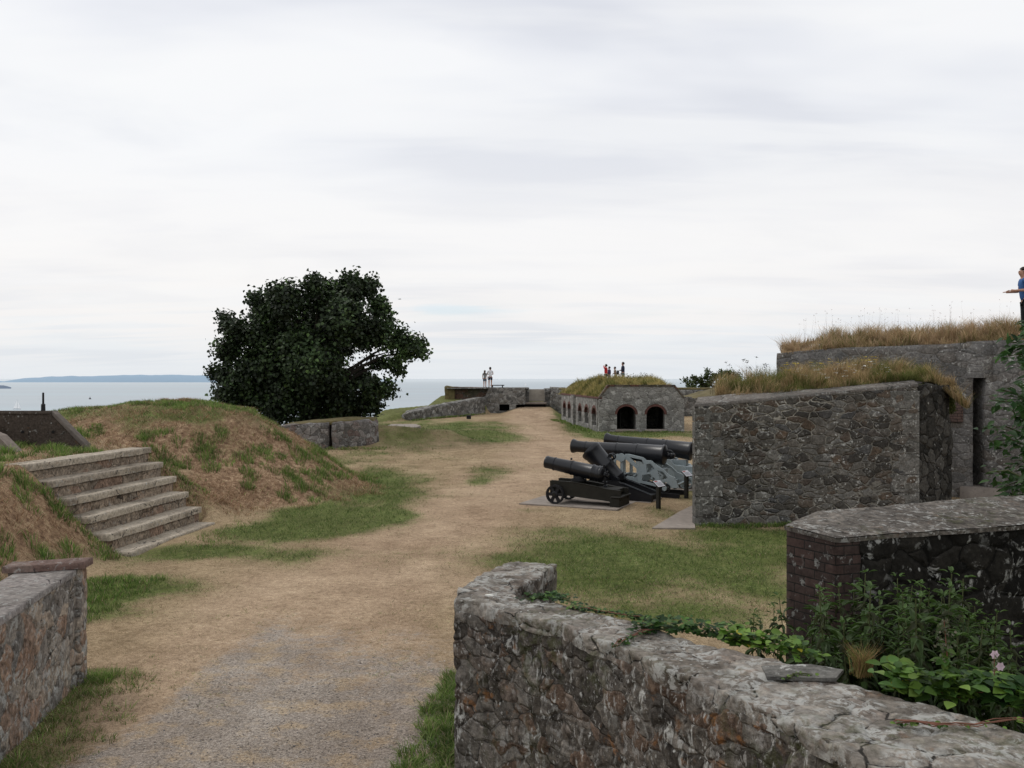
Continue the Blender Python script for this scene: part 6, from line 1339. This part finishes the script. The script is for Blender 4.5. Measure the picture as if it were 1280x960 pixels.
p = P(770, 470, 65); person((p.x, 65.1, zz), R(75), 4.04-zz, 'person in tan top with a dark rucksack bending forward', M['cloth_tan'], M['cloth_teal'], M['hair'], [fwd(-1), fwd(1)], lean=.08, extra=pack)
p = P(779.2, 470, 65); person((p.x, 65.2, zz), R(75), 4.38-zz, 'tall man in dark blue shirt standing right of the group', M['cloth_navy'], M['cloth_teal'], M['hair'], [fwd(-1), fwd(1)], sleeves=.95)
def bag(r):
    bm = bmesh.new(); torus(bm, (0, .015, 1.70), (0, .35, 1), .094, .009, 24, 6); bm_obj('headband', bm, M['cloth_white'], r, smooth=True)
p = P(1283, 335, 22.6); person((p.x, 22.6, p.z-1.74), R(82), 1.74, 'man in blue shirt with forearms held out on the high wall', M['cloth_blue'], M['cloth_black'], M['hair'], [((-.23, .06, 1.17), (-.15, .34, 1.16), (-.10, .42, 1.17)), ((.23, .08, 1.17), (.16, .36, 1.15), (.12, .45, 1.15))], detail=True, lean=.05, extra=bag)

# ------------------------------------------------------------------ boats, bird
def sailboat(px, py, h, label, d):
    p = P(px, py, d); r = empty('sailing_boat', (p.x, d, -50), R(25), label=label, cat='sailing boat')
    bm = bmesh.new(); L = h*.75; st = []
    for t, w_, z0 in ((-.5, .7, .0), (-.3, 1, -.1), (0, 1.1, -.1), (.3, .8, -.05), (.5, .02, .1)):
        b_ = L*.13*w_; st.append([bm.verts.new((t*L, -b_, L*.10)), bm.verts.new((t*L, -b_*.6, z0)), bm.verts.new((t*L, b_*.6, z0)), bm.verts.new((t*L, b_, L*.10))])
    for A, B in zip(st, st[1:]):
        for i in range(4): bm.faces.new((A[i], A[(i+1) % 4], B[(i+1) % 4], B[i]))
    bm.faces.new(st[0]); bm.faces.new(st[-1]); bm_obj('hull', bm, M['cloth_white'], r)
    bm = bmesh.new(); cyl(bm, (L*.08, 0, 0), (L*.08, 0, h), .1, .06, 6); bm_obj('mast', bm, M['cloth_grey'], r)
    for nm, pts in (('mainsail', [(L*.06, L*.16), (-L*.42, L*.18), (L*.05, h*.97)]), ('foresail', [(L*.12, L*.14), (L*.46, L*.12), (L*.11, h*.85)])):
        bm = bmesh.new(); plate(bm, pts, [], .05, lambda u, y, w_: Vector((u, y+.02*abs(w_), w_))); bm_obj(nm, bm, M['sail'], r)
d1 = 53.2*F/(511.5-473); sailboat(21, 511.5, 12*d1/F, 'small white sailing boat out at sea left of the iron post', d1)
d2 = 53.2*F/(482.5-473); sailboat(657, 482.5, 4.6*d2/F, 'tiny white sailing boat far out beyond the platform', d2)
db = 53.2*F/(499-473); p = P(112.5, 499, db); r = empty('sea_buoy', (p.x, db, -50), label='small dark buoy afloat on the sea above the bank', cat='buoy')
bm = bmesh.new(); lathe(bm, [(0, 2.6), (1.6, 2.8), (2.6, 1.8), (3.4, 1.1), (5.2, .9), (5.6, 0)], (0, 0, -.3), (0, 0, 1), 14); bm_obj('float', bm, M['black'], r, smooth=True)
bm = bmesh.new(); cyl(bm, (0, 0, 5), (0, 0, 7), .3, .3, 8); bm_obj('topmark', bm, M['black'], r)
pb = P(499.5, 374, 120); r = empty('seagull', tuple(pb), R(30), label='tiny seagull gliding in the pale sky right of the tree', cat='bird')
skin_mesh('body', [((-.2, 0, 0), (.02, .01)), ((-.08, 0, 0), .05), ((.08, 0, .01), .06), ((.2, 0, .03), .035), ((.27, 0, .02), .012), ((0, .22, .07), (.05, .01)), ((-.06, .5, .02), (.02, .006)), ((0, -.22, .07), (.05, .01)), ((-.06, -.5, .02), (.02, .006))], [(0, 1), (1, 2), (2, 3), (3, 4), (2, 5), (5, 6), (2, 7), (7, 8)], M['cloth_grey'], r, 1)

def straw_litter():
    n = 26000; v = RS.rand(n); y = 6.5*(26/6.5)**v; x = (RS.rand(n)*2-1)*y*.58; g, gr, rd, pt, s = masks(x, y)
    k = (RS.rand(n) < (1-.8*gr)*(.25+.75*ss(.4, .6, fbm(x*1.5, y*1.5, 0, 3, 3)))) & ~pad_mask(x, y) & ~inpoly_near_wall(x, y) & (s < .1) & ~((x > 3.9) & (y > 19.2)) & (x > -4.4+(9.4-y)*.155*(y < 9.5)-(y > 9.5)*9); x, y = x[k], y[k]; n = len(x)
    a = RS.rand(n)*6.28; L = (.02+.035*RS.rand(n))*np.clip(y/9, .8, 2)
    link('straw_litter', blades_mesh('straw_litter', np.stack([x, y, Hf(x, y)+.006], 1), .004+.01*RS.rand(n), .0028*np.clip(y/9, .8, 2.2), np.stack([np.cos(a), np.sin(a)], 1)*L[:, None], pick(np.array([(.55, .46, .30), (.45, .36, .22), (.16, .11, .07), (.62, .54, .38)]), n)), M['grass'], kind='stuff', label='dead pale straw litter strewn across the dry court', cat='straw')
straw_litter()
ground_grass()
